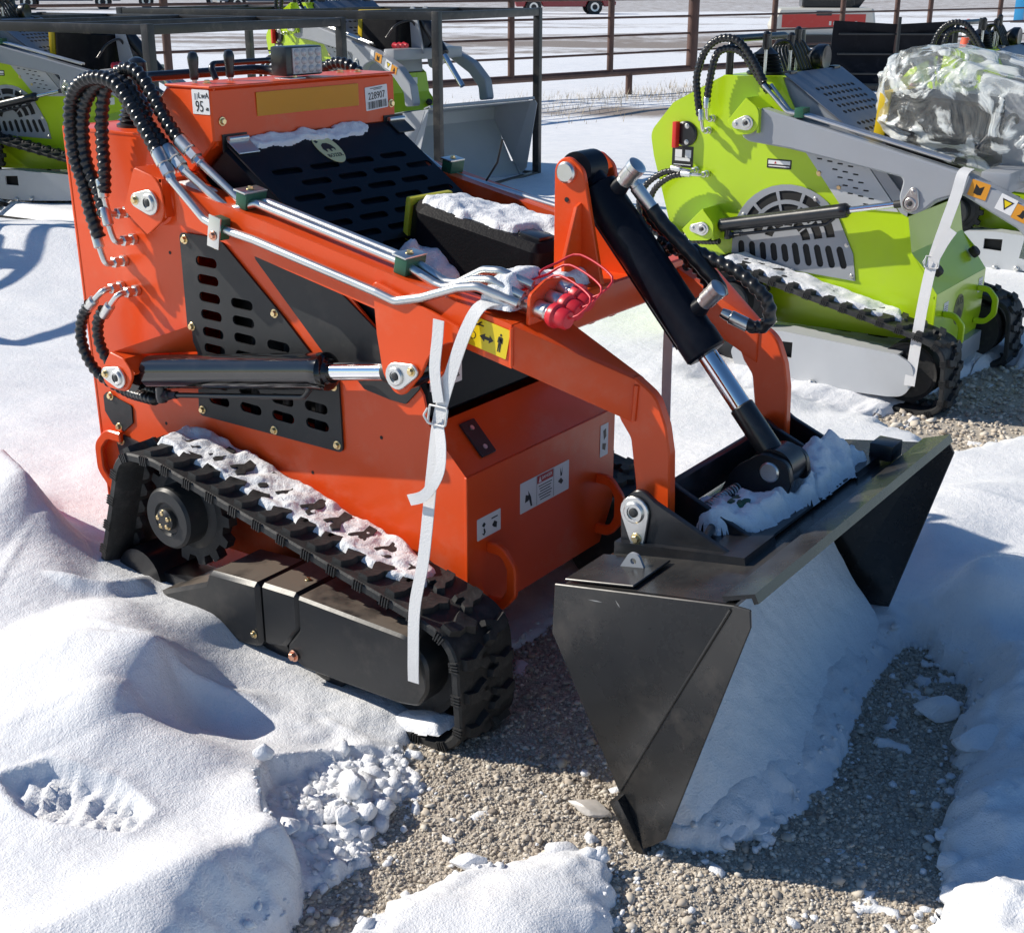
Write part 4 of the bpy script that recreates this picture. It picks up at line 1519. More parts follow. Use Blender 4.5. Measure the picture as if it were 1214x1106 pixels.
def make_lime(root, pick=True, hoses=True):
    """lime green loader of the same family, grey arms"""
    m = LIME
    sideP = rounded([(-.458, 1.105), (-.663, .999), (-.759, .882), (-.741, .794), (-.671, .581), (-.63, .45), (-.63, .20), (.427, .215), (.432, .353), (.389, .467), (.326, .528), (.300, .655), (-.10, .90), (-.19, 1.05), (-.219, 1.112)],
                    [.03, .04, .06, .04, .03, .02, .02, .01, .01, .008, .02, .02, .02, .02, .006], 4)
    fanc = (-.150, .555)
    fr_ = .225
    plate("side_panel", XZ(-.285), sideP, .006, m, root, holes=[circle2(-.14, .58, .11, 20)])
    plate("side_panel", XZ(.279), sideP, .006, m, root)
    pydata("rear_panel", [(-.745, y, .86) for y in (-.28, .28)] + [(-.66, y, 1.0) for y in (-.28, .28)] + [(-.458, y, 1.105) for y in (-.28, .28)] + [(-.655, y, .56) for y in (-.28, .28)] + [(-.62, y, .2) for y in (-.28, .28)],
           [(0, 1, 3, 2), (2, 3, 5, 4), (0, 1, 7, 6), (6, 7, 9, 8)], m, root)
    box("top_deck", (-.34, 0, 1.103), (.24, .56, .01), m, root, bevel=.002)
    box("belly_plate", (-.10, 0, .225), (1.05, .54, .01), m, root, bevel=.002)
    V = [(.301, -.2865, .655), (.301, .2865, .655), (.327, .2865, .528), (.327, -.2865, .528)]
    pydata("nose_upper", V + [(a - .012, b, c - .004) for a, b, c in V], [(0, 1, 2, 3), (7, 6, 5, 4), (0, 4, 5, 1), (1, 5, 6, 2), (2, 6, 7, 3), (3, 7, 4, 0)], m, root)
    V = [(.327, -.2865, .529), (.327, .2865, .529), (.434, .2865, .391), (.434, -.2865, .391)]
    pydata("nose_slope", V + [(a - .012, b, c - .012) for a, b, c in V], [(0, 1, 2, 3), (7, 6, 5, 4), (0, 4, 5, 1), (1, 5, 6, 2), (2, 6, 7, 3), (3, 7, 4, 0)], m, root)
    plate("front_panel", YZ(.427), [(-.287, .392), (.287, .392), (.287, .22), (.24, .15), (-.24, .15), (-.287, .22)], .008, m, root, bevel=.001)
    box("front_step", (.44, 0, .12), (.05, .46, .08), GREY, root)
    for k, (yy, zz) in enumerate(((-.20, .24), (.20, .265))):
        d_ring("lashing_ring", root, Matrix(((1, 0, 0, .436), (0, 0, 1, yy - .007), (0, 1, 0, zz), (0, 0, 0, 1))), .085, .15, .022, m)
    # circular badge and labels on the front
    M = front_M(-.01, .285, .4355)
    plate("round_badge", M, circle2(0, 0, .058, 24), .001, mat("badge_brown", (0.16, 0.17, 0.06), .5), root)
    text_obj("badge_text", "ATS", M @ Matrix.Translation((0, .03, .002)), .042, LABELK, root)
    poly_print("badge_figure", M, [[(-.03, -.01), (.0, .008), (.035, -.015), (.02, -.045), (-.02, -.04)]], LABELK, root, .002)
    for (yy, zz) in ((-.17, .315), (.235, .335)):
        M = front_M(yy, zz, .4355)
        lb = sticker("white_label", M, .05, .055, LABELW, root)
        lines_print("label_lines", M, [(0, .012 - .008 * k, .034, .002) for k in range(4)], LABELK, lb)
    M = Matrix(((0, 0, 1, .3155), (1, 0, 0, .16), (0, 1, 0, .60), (0, 0, 0, 1)))
    sticker("white_label", M, .055, .05, LABELW, root)
    for yy in (-.215, .215):
        lathe("rubber_stop", (.395, yy, .455), (.72, 0, .69), [(.022, 0), (.022, .02), (.017, .026)], RUBBER, root, 16)
    # fan guard: disc top with flat quarter bottom-right
    arc = [(-.150 + fr_ * math.cos(a), .520 + fr_ * math.sin(a) * .93) for a in [R(d) for d in range(30, 181, 10)]]
    guard = rounded([(.130, .402), (.112, .50)], 0, 2) + arc + [(-.376, .45), (-.372, .424)]
    holes = []

    def arcslot(r0, r1, a0, a1, cx, cz, n=4):
        return [(cx + r0 * math.cos(R(a0 + (a1 - a0) * k / n)), cz + r0 * math.sin(R(a0 + (a1 - a0) * k / n))) for k in range(n + 1)] + \
               [(cx + r1 * math.cos(R(a1 + (a0 - a1) * k / n)), cz + r1 * math.sin(R(a1 + (a0 - a1) * k / n))) for k in range(n + 1)]
    cx, cz = -.150, .515
    for (r0, r1) in ((.158, .192), (.110, .143), (.062, .095)):
        for a0 in range(12, 170, 32):
            holes.append(arcslot(r0, r1, a0, a0 + 28, cx, cz))
    for k in range(10):
        x = -.335 + .045 * k
        holes.append(slot2(x, .468 + .0015 * k, .070 if k < 5 else .086, .026, R(97 + k * 1.5), 4))
    gd = plate("fan_guard", XZ(-.2915), guard, .005, GREY, root, holes=[h for h in holes], bevel=0)
    plate("guard_backing", XZ(-.2872), guard, .0006, INNER, gd)
    for a, b in ((-.335, .60), (-.05, .685), (.085, .53), (.115, .418), (-.12, .412), (-.365, .435)):
        bolt((a, -.2915, b), (0, -1, 0), .007, ZINC, gd)
    for a, b in ((-.045, .78), (.035, .735)):
        bolt((a, -.2855, b), (0, -1, 0), .010, BRASS, root)
    box("fan_shroud", (-.12, -.235, .55), (.52, .02, .32), INNER, root, bevel=0)
    # louvred grey triangular plate behind the beam
    ls = []
    for r_ in range(7):
        for k in range(4):
            x = -.07 + .040 * k + .022 * r_
            z = .858 - .027 * r_ - .006 * k
            if x < .02 + .028 * r_ + .08 and x > -.09 + .032 * r_:
                ls.append(slot2(x, z, .022, .0055, -.05, 3))
    plate("louvre_plate", XZ(-.2895), [(-.150, .905), (.10, .862), (.20, .745), (.265, .668), (.10, .665), (.05, .668)], .0042, LGREY, root, holes=ls)
    plate("louvre_backing", XZ(-.2866), [(-.11, .885), (.09, .85), (.24, .68), (.07, .675)], .0006, INNER, root)
    plate("dark_side_plate", XZ(-.2890), [(.105, .861), (.16, .85), (.30, .70), (.296, .655), (.27, .667), (.205, .745)], .0042, GREY, root)
    # hood grey with slots
    hp = [(-.222, 1.112), (.24, .81), (.29, .75), (.298, .66), (.2, .66), (-.26, .96), (-.24, 1.05)]
    hb = plate("hood_body", XZ(-.262), hp, .524, GREY, root, bevel=.006)
    sl = []
    for r_ in range(11):
        if r_ == 5:
            continue
        for k in range(-4, 5):
            y = k * .042 + (.010 if r_ % 2 else 0)
            if abs(y) < .19:
                sl.append(slot2(y + .01, -.105 - .034 * r_, .033, .018, 0, 2))
    Mh = hood_M(0, 0, .001, -.222, 1.118, .66)
    plate("hood_grille", Mh, rounded([(-.27, 0), (.27, 0), (.27, -.56), (-.27, -.56)], .01, 3), .004, mat("slate_hood_paint", (0.13, 0.15, 0.19), .35, coat=.2, dust=.1), hb, holes=sl)
    plate("grille_backing", hood_M(0, 0, .0004, -.222, 1.118, .66), [(-.24, -.08), (.24, -.08), (.24, -.50), (-.24, -.50)], .0003, INNER, hb)
    for yy in (-.2, .21):
        box("hood_hinge", (-.225, yy, 1.122), (.03, .06, .012), BLACK, root)
    # switch, plates
    sw = lathe("isolator_switch", (-.600, -.2855, .885), (0, -1, 0), [(.048, 0), (.048, .008), (.04, .014)], BLACK, root, 26)
    box("switch_handle", (-.632, -.312, .882), (.018, .03, .098), mat("switch_red", (.7, .03, .02), .4), sw, bevel=.003)
    for b_ in (.855, .915):
        bolt((-.592, -.299, b_), (0, -1, 0), .008, ZINC, sw)
    M = panel_normal_M(-.612, .797, -.2856)
    lb = sticker("data_plate", M, .092, .080, LABELK, root)
    lines_print("plate_fields", M, [(-.018, .012, .030, .030), (.024, .012, .026, .030), (0, -.010, .066, .012), (0, -.03, .075, .003)], LABELW, lb)
    M = panel_normal_M(-.206, .800, -.2856)
    lb = sticker("warning_plate", M, .098, .034, LABELK, root)
    lines_print("plate_fields", M, [(0, .005, .088, .014), (0, -.009, .084, .004)], LABELW, lb)
    poly_print("plate_mark", M, [[(-.020, .000), (-.010, .000), (-.015, .010)]], LABELR, lb, .0016)
    # brackets
    u_bracket(root, [(-.306, 1.040), (-.378, .952), (-.335, .905), (-.25, .918), (-.252, 1.005)], {3: .045, 4: .045, 0: .008, 1: .012, 2: .02}, -1, .393, .2855, m)
    pin_washer(root, -.297, -.393, .952, -1, R(190), .027, .0155, .042, ZINC)
    u_bracket(root, [(-.452, .626), (-.536, .540), (-.500, .500), (-.400, .512), (-.402, .575)], {3: .04, 4: .04, 0: .008, 1: .012, 2: .02}, -1, .408, .2855, m)
    pin_washer(root, -.445, -.408, .552, -1, R(182), .026, .015, .040, ZINC)
    make_cylinder(root, (-.445, .552), (.330, .716), -1, .352, .026, .0115, .70, BLACK, 'lime')
    # arms



    arms = make_arms_grey(root, not pick)
    if hoses:
        side_fittings(root, [(-.50, .905, -.15, 1), (-.485, .95, -.05, 1), (-.545, .752, -1, .1), (-.50, .742, -1, .0)])
        hose("hydraulic_hose", [(-.515, -.345, .96), (-.53, -.345, 1.04), (-.535, -.345, 1.11), (-.505, -.345, 1.195), (-.45, -.345, 1.238), (-.38, -.345, 1.235), (-.32, -.345, 1.18), (-.26, -.348, 1.095)], .0135, parent=root, step=.005)
        hose("hydraulic_hose", [(-.49, -.345, 1.0), (-.485, -.34, 1.08), (-.465, -.335, 1.18), (-.42, -.33, 1.205), (-.36, -.33, 1.19), (-.30, -.33, 1.12), (-.245, -.335, 1.06)], .0135, parent=root, step=.005)
        hose("hydraulic_hose", [(-.60, -.345, .753), (-.67, -.345, .735), (-.74, -.345, .68), (-.765, -.345, .60), (-.72, -.345, .52), (-.62, -.335, .485), (-.48, -.34, .49), (-.40, -.352, .50)], .0115, parent=root, step=.005)
        hose("hydraulic_hose", [(-.56, -.345, .742), (-.63, -.345, .725), (-.70, -.34, .67), (-.72, -.335, .60), (-.69, -.33, .53), (-.60, -.325, .505), (-.46, -.335, .50)], .0115, parent=root, step=.005)
        for k, (y_, x_) in enumerate(((-.362, -.262), (-.335, -.245))):
            P = [(x_, y_ + .012, 1.085), (-.16, y_ + .01, .995), (-.08, y_ + .012, .985)]
            tube("hydraulic_pipe", P + [(.45, y_ + .012, .868)], .0075, ZINC, root, bend=.03)
        box("pipe_clamp", (-.11, -.335, .995), (.034, .06, .034), CLAMP, root, bevel=.002)
    # levers and boots
    for x, yy, h_ in ((-.32, -.22, .16), (-.32, .0, .15), (-.32, .06, .17)):
        lv = lathe("control_lever", (x, yy, 1.11), (0, 0, 1), [(.006, 0), (.006, h_ - .05)], ZINC, root, 10)
        lathe("lever_grip", (x, yy, 1.11 + h_ - .07), (0, 0, 1), [(.010, 0), (.014, .01), (.013, .03), (.015, .055), (.006, .065)], BLACK, lv, 14)
    pf = [(.07, 0)]
    for k in range(6):
        pf += [(.070 - .004 * k, .008 + .013 * k), (.058 - .004 * k, .014 + .013 * k)]
    pf += [(.018, .095), (.015, .15)]
    lathe("joystick_boot", (-.35, -.15, 1.11), (0, 0, 1), pf, BLACK, root, 24)
    lathe("joystick_boot", (-.35, .16, 1.11), (0, 0, 1), pf, BLACK, root, 24)
    tube("grab_bar", [(-.45, -.25, 1.10), (-.45, -.25, 1.235), (-.45, .25, 1.235), (-.45, .25, 1.10)], .014, BLACK, root, bend=.04)
    cables("control_cables", [([(-.34, -.05 + .03 * k, 1.11), (-.37, -.05 + .03 * k, 1.20), (-.32, -.02 + .03 * k, 1.22), (-.27, .0 + .03 * k, 1.12)], .006) for k in range(5)], BLACK, root)
    lathe("work_lamp", (-.26, .13, 1.16), (1, 0, 0), [(.03, -.03), (.05, 0), (.05, .03), (.045, .035), (.02, .03)], BLACK, root, 22)
    # black and yellow box on the hood
    bx = empty("battery_box")
    bx.parent = root
    Mx = Matrix.Translation((.285, -.0, .935)) @ Matrix.Rotation(R(4), 4, 'Y')
    plate("box_body", Mx @ XY(-.11), rounded([(-.155, -.15), (.22, -.15), (.22, .15), (-.155, .15)], .03, 4), .23, BOXB, bx, bevel=.012)
    box("box_trim", Mx @ Vector((-.172, 0, .005)), (.045, .29, .23), YELLOW, bx, rot=Mx.to_3x3(), bevel=.010)
    for side in (-1, 1):
        make_track(root, side, pick)
        make_wheels(root, side)
        make_covers(root, side, 'lime')
    return arms


def make_arms_grey(root, caps=False):
    arms = make_arms_simple(root, GREY, caps)
    return arms


def tilt_small(arms, caps=False):
    A = Vector((.55, 0, 1.065))
    B = Vector((.96, 0, .60))
    d = (B - A).normalized()
    c_ = lathe("tilt_cylinder", A + d * .02, d, [(.028, 0), (.038, .006), (.038, .33), (.03, .335), (.02, .34)], BLACK, arms, 24)
    lathe("piston_rod", A + d * .34, d, [(.018, 0), (.018, .27)], CHROME, c_, 16)
    for k in range(3 if caps else 0):
        lathe("dust_cap", (.63, -.30 + .04 * k, .86), (1, 0, -.1), [(.018, 0), (.021, .006), (.017, .02), (.015, .04)], RED, arms, 14)
    cables("feed_hoses", [([(.56, .02, 1.05), (.60, .04, .98), (.62, .05, .88), (.56, .06, .82)], .010), ([(.50, -.25, .90), (.55, -.2, .98), (.57, -.08, 1.0), (.57, -.02, .90)], .008)], HOSE, arms)


def make_arms_simple(root, m, caps=False):
    arms = empty("lift_arm")
    arms.parent = root

    def topz(x):
        return 1.010 - .235 * (x + .276)
    for side in (-1, 1):
        y_out, y_in = .372, .306
        lo, hi = sorted((side * y_out, side * y_in))
        prof = rounded([(-.34, 1.0), (-.29, 1.013), (.52, .826), (.74, .735), (.86, .63), (.885, .50), (.80, .49), (.79, .58), (.70, .665), (.50, .762), (.42, .735), (.385, .70), (.345, .676), (.30, .690), (.289, .735), (.30, .800), (-.13, .868), (-.31, .885), (-.35, .94)],
                       [.03, .03, .05, .08, .06, .02, .02, .05, .06, .05, .06, .04, .03, .03, .03, .02, .02, .05, .04], 5)
        beam = plate("arm_beam", XZ(lo), prof, hi - lo, m, arms, bevel=.006)
        pin_washer(beam, .333, side * y_out, .716, side, R(80), .030, .016, .040, ZINC)
        if side < 0:
            Ms = panel_normal_M(.500, .800, -.3735, math.atan(-.25))
            sticker("white_label", Ms, .035, .060, LABELW, beam)
            Ms = panel_normal_M(.560, .782, -.3735, math.atan(-.25))
            o = sticker("orange_label", Ms, .065, .055, LABELO, beam)
            poly_print("label_figure", Ms, [[(-.015, -.015), (-.008, .005), (-.015, .016), (.0, .006), (.014, .016), (.008, 0), (.012, -.015), (0, -.018)]], LABELK, o)
            Ms = panel_normal_M(.655, .742, -.3735, math.atan(-.38))
            o = sticker("white_label", Ms, .06, .055, LABELW, beam)
            plate("triangle_mark", Ms @ Matrix.Translation((0, 0, .0009)), [(-.020, .015), (.022, .015), (.001, -.02)], .0003, LABELK, o, holes=[[(-.013, .011), (.015, .011), (.001, -.012)]])
            poly_print("triangle_fill", Ms, [[(-.013, .011), (.015, .011), (.001, -.012)]], LABELY, o, .001)
            Ms = panel_normal_M(.708, .716, -.3735, math.atan(-.38))
            o = sticker("orange_label", Ms, .055, .050, LABELO, beam)
            poly_print("label_figure", Ms, [[(-.012, -.012), (.01, -.014), (.014, -.004), (.002, -.004), (.004, .014), (-.002, .012), (-.004, -.004)]], LABELK, o)
    box("cross_tube", (.59, 0, .80), (.10, .62, .07), m, arms, bevel=.008)
    tilt_small(arms, caps)
    for side in (-1, 1):
        tw = rounded([(.54, .80), (.52, 1.07), (.545, 1.10), (.58, 1.08), (.66, .80)], [.004, .03, .035, .03, .004], 6)
        plate("tower_plate", XZ(side * .056 - .006), tw, .012, m, arms, bevel=.002)
    return arms
# ================================================================== ground


def smin_poly(px, py, poly):
    """signed distance (positive inside) from points to polygon"""
    n = len(poly)
    d = np.full(px.shape, 1e9)
    inside = np.zeros(px.shape, bool)
    for i in range(n):
        ax, ay = poly[i]
        bx, by = poly[(i + 1) % n]
        ex, ey = bx - ax, by - ay
        wx, wy = px - ax, py - ay
        t = np.clip((wx * ex + wy * ey) / (ex * ex + ey * ey + 1e-12), 0, 1)
        d = np.minimum(d, np.hypot(wx - ex * t, wy - ey * t))
        c1 = (ay > py) != (by > py)
        with np.errstate(divide='ignore', invalid='ignore'):
            xi = (bx - ax) * (py - ay) / (by - ay + 1e-15) + ax
        inside ^= c1 & (px < xi)
    return np.where(inside, d, -d)


def sstep(a, b, x):
    t = np.clip((x - a) / (b - a), 0, 1)
    return t * t * (3 - 2 * t)


def ridge(px, py, pts, wl, wr, flat=0.0):
    """one-sided crest through 3D polyline (x, y, height); left/right falloff widths"""
    best = np.full(px.shape, 1e9)
    out = np.zeros(px.shape)
    for i in range(len(pts) - 1):
        ax, ay, az = pts[i]
        bx, by, bz = pts[i + 1]
        ex, ey = bx - ax, by - ay
        L2 = ex * ex + ey * ey
        t = np.clip(((px - ax) * ex + (py - ay) * ey) / L2, 0, 1)
        qx, qy = px - ax - ex * t, py - ay - ey * t
        d = np.hypot(qx, qy)
        side = .5 + .5 * np.clip((ex * (py - ay) - ey * (px - ax)) / (math.sqrt(L2) * (d + 1e-9)), -1, 1)
        w = wl * side + wr * (1 - side)
        hgt = (az + (bz - az) * t) * np.exp(-(d / w) ** 1.35)
        out = np.maximum(out, hgt)
    return out


CTRL = [(0.410,-1.392,0.130),(0.560,-1.285,0.130),(0.665,-1.137,0.080),(0.333,-1.251,0.120),(0.512,-1.164,0.130),(0.538,-0.958,0.110),(0.525,-0.799,0.050),(0.409,-0.863,0.110),(-0.063,-1.070,0.130),(0.039,-0.961,0.130),(0.234,-0.889,0.110),(-0.216,-0.848,0.140),(-0.254,-0.692,0.140),(0.032,-0.646,0.045),(0.12,-0.73,0.045),(0.199,-0.689,0.050),(0.196,-0.570,0.045),(0.174,-0.775,0.085),(0.325,-0.633,0.030),(0.419,-0.639,0.030),(0.009,-0.507,0.055),(-0.154,-0.523,0.11),(0.266,-0.520,0.030),(0.397,-0.515,0.012),(-0.433,-0.460,0.095),(-0.427,-0.537,0.110),(-0.483,-0.653,0.140),(-0.752,-0.550,0.150),(-0.793,-0.276,0.100),(-1.245,-0.105,0.090),(-2.078,0.502,0.080),(-2.527,0.599,0.080),(-3.153,1.289,0.100),(-4.524,1.964,0.120),(-4.408,2.207,0.120),(0.591,-0.871,0.050),(0.552,-0.763,0.040),(0.408,-0.787,0.050),(0.914,0.859,0.060),(1.047,0.909,0.100),(1.250,0.642,0.120),(1.148,1.263,0.100),(1.405,0.317,0.100),(1.275,0.468,0.030),(1.100,0.649,0.030),(1.382,0.047,0.070),(1.509,-0.133,0.090),(1.604,-0.403,0.080),(1.488,-0.285,0.050),(0.815,1.474,0.060),(0.447,1.724,0.080),(0.259,1.813,0.080),(0.236,2.250,0.050),(0.007,1.554,0.100),(0.353,1.281,0.100),(-0.371,2.065,0.100),(1.008,1.795,0.060),(0.992,-0.746,0.050),(0.934,-0.853,0.060),(1.074,-0.723,0.040),(0.864,-0.936,0.050),(0.824,-0.796,0.030),
        (-.3, 0, .06), (0, 0, .03), (.3, 0, .02), (-1.1, 0, .10), (-.35, -.36, .09), (0, -.36, .05), (.25, -.36, .02), (.5, -.1, .02), (.1, 2.66, .03), (-.8, 2.6, .08), (-.3, 3.6, .08), (.1, 5.2, .03), (-5, 3.2, .12), (-4.8, 5.4, .12),
        (-3.6, 5.8, .11), (-7, 8, .1), (-8, 14, .02), (-10, 30, 0), (-30, 30, 0), (10, 40, 0), (5, 5, .05), (4, 0, .08), (-.1, 2.12, .07), (.15, 2.1, .055), (.35, 2.08, .03), (1.5, -1.3, .02), (-1.2, -1.5, .14), (0, -1.8, .13)]

GRAVEL_A = [(.646, -1.034), (.616, -.912), (.6155, -.815), (.586, -.747), (.589, -.617), (.560, -.575), (.47, -.545), (.43, -.45), (.33, -.3), (.40, .1), (.75, .1), (.93, -.35), (.98, -.50), (1.0365, -.484), (1.097, -.44), (1.148, -.36), (1.172, -.249), (1.185, -.14), (1.148, .014), (1.114, .19), (1.106, .41), (1.139, .486), (1.232, .41), (1.289, .3175), (1.3275, .143), (1.373, -.072), (1.447, -.317), (1.475, -.44), (1.65, -.75), (1.75, -1.2), (1.4, -1.6), (.9, -1.5), (.7, -1.2)]
PATCH_B = [(.7345, -.9707), (.761, -.808), (.7736, -.730), (.849, -.633), (.9087, -.561), (.96, -.565), (1.0112, -.602), (1.04, -.66), (1.077, -.7257), (1.10, -.9), (1.1, -1.3), (.8, -1.3)]
GRAVEL_C = [(.45, 2.03), (.50, 2.32), (.50, 2.6), (.60, 3.0), (1.2, 3.3), (3.2, 3.4), (3.6, 2.3), (1.9, 2.12), (.9457, 2.0535), (.7508, 1.7643), (.5675, 1.8855)]
GRAVEL_D = [(-6.4, 2.75), (-4.6, 2.45), (-4.25, 2.2), (-5.1, 2.1), (-6.3, 2.35)]
FOOT = [(0.065, -1.159), (0.104, -1.084), (0.235, -1.035), (0.322, -1.045), (0.352, -1.115), (0.25, -1.175), (0.164, -1.185)]
WALL = [(.325, -.769), (.36, -.83), (.487, -.928), (.60, -.96), (.62, -.80), (.60, -.60), (.45, -.56), (.36, -.66)]


def snow_height(X, Y):
    num = np.zeros(X.shape)
    den = np.zeros(X.shape)
    for (cx, cy, cz) in CTRL:
        sc = 1.0 if abs(cx) < 3 and abs(cy) < 3.5 else 9.0
        w = 1.0 / ((X - cx) ** 2 + (Y - cy) ** 2 + .0025 * sc) ** 1.7
        num += w * cz
        den += w
    base = num / den
    near = np.exp(-((X - .3) ** 2 + (Y + .2) ** 2) / 60)
    # broad wind-packed undulation
    base = base + .045 * fbm(X + .35 * Y, Y, .55, 4, 11) * (1 - .6 * near) + .012 * fbm(X, Y * 1.6, 2.1, 3, 5)
    # crests
    r = ridge(X, Y, [(.19, -.865, .005), (.112, -.885, .045), (.045, -.858, .080), (.012, -.805, .120), (.005, -.754, .160), (-.015, -.715, .130), (-.06, -.66, .05), (-.10, -.60, .0)], .22, .055)
    r = np.maximum(r, ridge(X, Y, [(.005, -.754, .150), (.061, -.684, .075), (.126, -.646, .035), (.207, -.625, .0)], .045, .030))
    r = np.maximum(r, ridge(X, Y, [(-1.5, -.30, .10), (-.923, -.446, .20), (-.773, -.495, .17), (-.678, -.511, .11), (-.648, -.492, .055), (-.597, -.45, .01)], .055, .32))
    r = np.maximum(r, ridge(X, Y, [(-.56, -.70, .01), (-.483, -.662, .045), (-.416, -.631, .055), (-.368, -.589, .05), (-.353, -.52, .045), (-.40, -.44, .02)], .05, .035))
    r = np.maximum(r, ridge(X, Y, [(.50, -.90, .0), (.545, -.95, .022), (.555, -1.098, .045), (.538, -1.217, .05), (.502, -1.40, .05)], .20, .10))
    base = base + r
    base = base + ridge(X, Y, [(.93, .95, .05), (1.109, .712, .07), (1.246, .558, .07), (1.352, .389, .05), (1.411, .218, .03)], .25, .11)
    base = base + ridge(X, Y, [(.849, 1.086, .02), (.952, 1.198, .035), (1.173, 1.171, .03), (1.6, 1.0, .03)], .12, .3)
    base = base + ridge(X, Y, [(-4.6, 1.2, .12), (-3.66, 1.60, .20), (-3.35, 1.76, .20), (-3.0, 1.95, .16), (-2.4, 2.2, .05)], .9, .30)
    # lumpy snow thrown up beside the lime loader
    base = base + np.exp(-(((X - .1) / .5) ** 2 + ((Y - 2.02) / .22) ** 2)) * (.05 * fbm(X, Y, 6, 4, 55))
    # hollow beside the drift
    base -= .030 * np.exp(-(((X - .14) / .10) ** 2 + ((Y + .73) / .07) ** 2))
    # wind ripples
    base += .0022 * np.sin((X * 22 - Y * 9) + 3 * fbm(X, Y, 2.2, 2, 3)) * sstep(.5, 1.5, np.hypot(X - 1.7, Y - 1.0) ** -1 * 1.2)
    # footprint
    f = smin_poly(X, Y, FOOT)
    tread = .012 * (np.sin((X * .9 + Y * .45) * 210 + 4 * fbm(X, Y, 14, 2, 8)) * .5) * sstep(.0, .02, f)
    base = base - .019 * sstep(-.005, .012, f) + tread * 1.0 + .007 * np.exp(-(f / .02) ** 2) * (f < 0) + .012 * fbm(X, Y, 42, 3, 21) * sstep(0, .02, f)
    base -= .014 * np.exp(-(((X - .19) / .03) ** 2 + ((Y + 1.13) / .05) ** 2))
    # broken crust next to the gravel
    wl = smin_poly(X, Y, WALL)
    broken = sstep(-.002, .006, wl + .012 * fbm(X, Y, 18, 3, 31))
    base = base * (1 - broken) + broken * np.maximum(base * .30, .008) + broken * (.022 * fbm(X, Y, 11, 5, 41, .6) + .010 * fbm(X, Y, 50, 3, 43))
    # scuffed zones beside track
    sc = np.exp(-(((X - .36) / .12) ** 2 + ((Y + .60) / .10) ** 2))
    base += sc * (.018 * fbm(X, Y, 16, 4, 51))
    # gravel masks
    e = .035 * fbm(X, Y, 6, 4, 61) + .020 * fbm(X, Y, 30, 3, 62)
    g = smin_poly(X, Y, GRAVEL_A) + e
    b = smin_poly(X, Y, PATCH_B) + e
    g = np.minimum(g, -b)
    g = np.maximum(g, smin_poly(X, Y, GRAVEL_C) + e * 1.5)
    g = np.maximum(g, smin_poly(X, Y, GRAVEL_D) + e * 2)
    m = sstep(-.022, .012, g)
    base = np.where(b > -.05, np.maximum(base, .012 + .035 * sstep(0, .18, b) + .014 * np.abs(fbm(X, Y, 22, 4, 71))), base)
    bank = sstep(1.28, 1.40, X) * sstep(.45, .2, Y)
    base = base + bank * (.030 * fbm(X, Y, 9, 5, 75, .6))
    thin = sstep(.0, .16, -g)
    base = base * (1 - m) * (.35 + .65 * sstep(-.02, .10, -g)) - .035 * m
    # remnants of snow left on the gravel
    rem = fbm(X, Y, 9, 4, 81) + .35 * fbm(X, Y, 40, 3, 82)
    base = np.where(m > .5, -.035 + sstep(.36, .50, rem) * .044 * sstep(.30, .02, g), base)
    # fine grain
    base += .0012 * fbm(X, Y, 60, 3, 91) * (X > -2) * (X < 3)
    return base, g


def axis_grid(lo, hi, c0, c1, step, grow=1.045):
    out = list(np.arange(c0, c1, step))
    s, v = step, out[-1]
    while v < hi:
        s *= grow
        v += s
        out.append(v)
    s, v = step, c0
    pre = []
    while v > lo:
        s *= grow
        v -= s
        pre.append(v)
    return np.array(pre[::-1] + out)


def grid_mesh(name, xs, ys, Z, material, attr=None):
    X, Y = np.meshgrid(xs, ys)
    nx, ny = len(xs), len(ys)
    V = np.stack([X, Y, Z], -1).reshape(-1, 3).astype(np.float32)
    i = np.arange(nx * ny).reshape(ny, nx)
    F = np.stack([i[:-1, :-1], i[:-1, 1:], i[1:, 1:], i[1:, :-1]], -1).reshape(-1, 4)
    me = bpy.data.meshes.new(name)
    me.vertices.add(len(V))
    me.vertices.foreach_set('co', V.ravel())
    me.loops.add(F.size)
    me.loops.foreach_set('vertex_index', F.ravel().astype(np.int32))
    me.polygons.add(len(F))
    me.polygons.foreach_set('loop_start', np.arange(0, F.size, 4, dtype=np.int32))
    me.polygons.foreach_set('loop_total', np.full(len(F), 4, dtype=np.int32))
    me.update()
    me.validate()
    me.shade_smooth()
    me.materials.append(material)
    if attr is not None:
        a = me.attributes.new('dirt', 'FLOAT', 'POINT')
        a.data.foreach_set('value', attr.ravel().astype(np.float32))
    o = bpy.data.objects.new(name, me)
    col.objects.link(o)
    return o


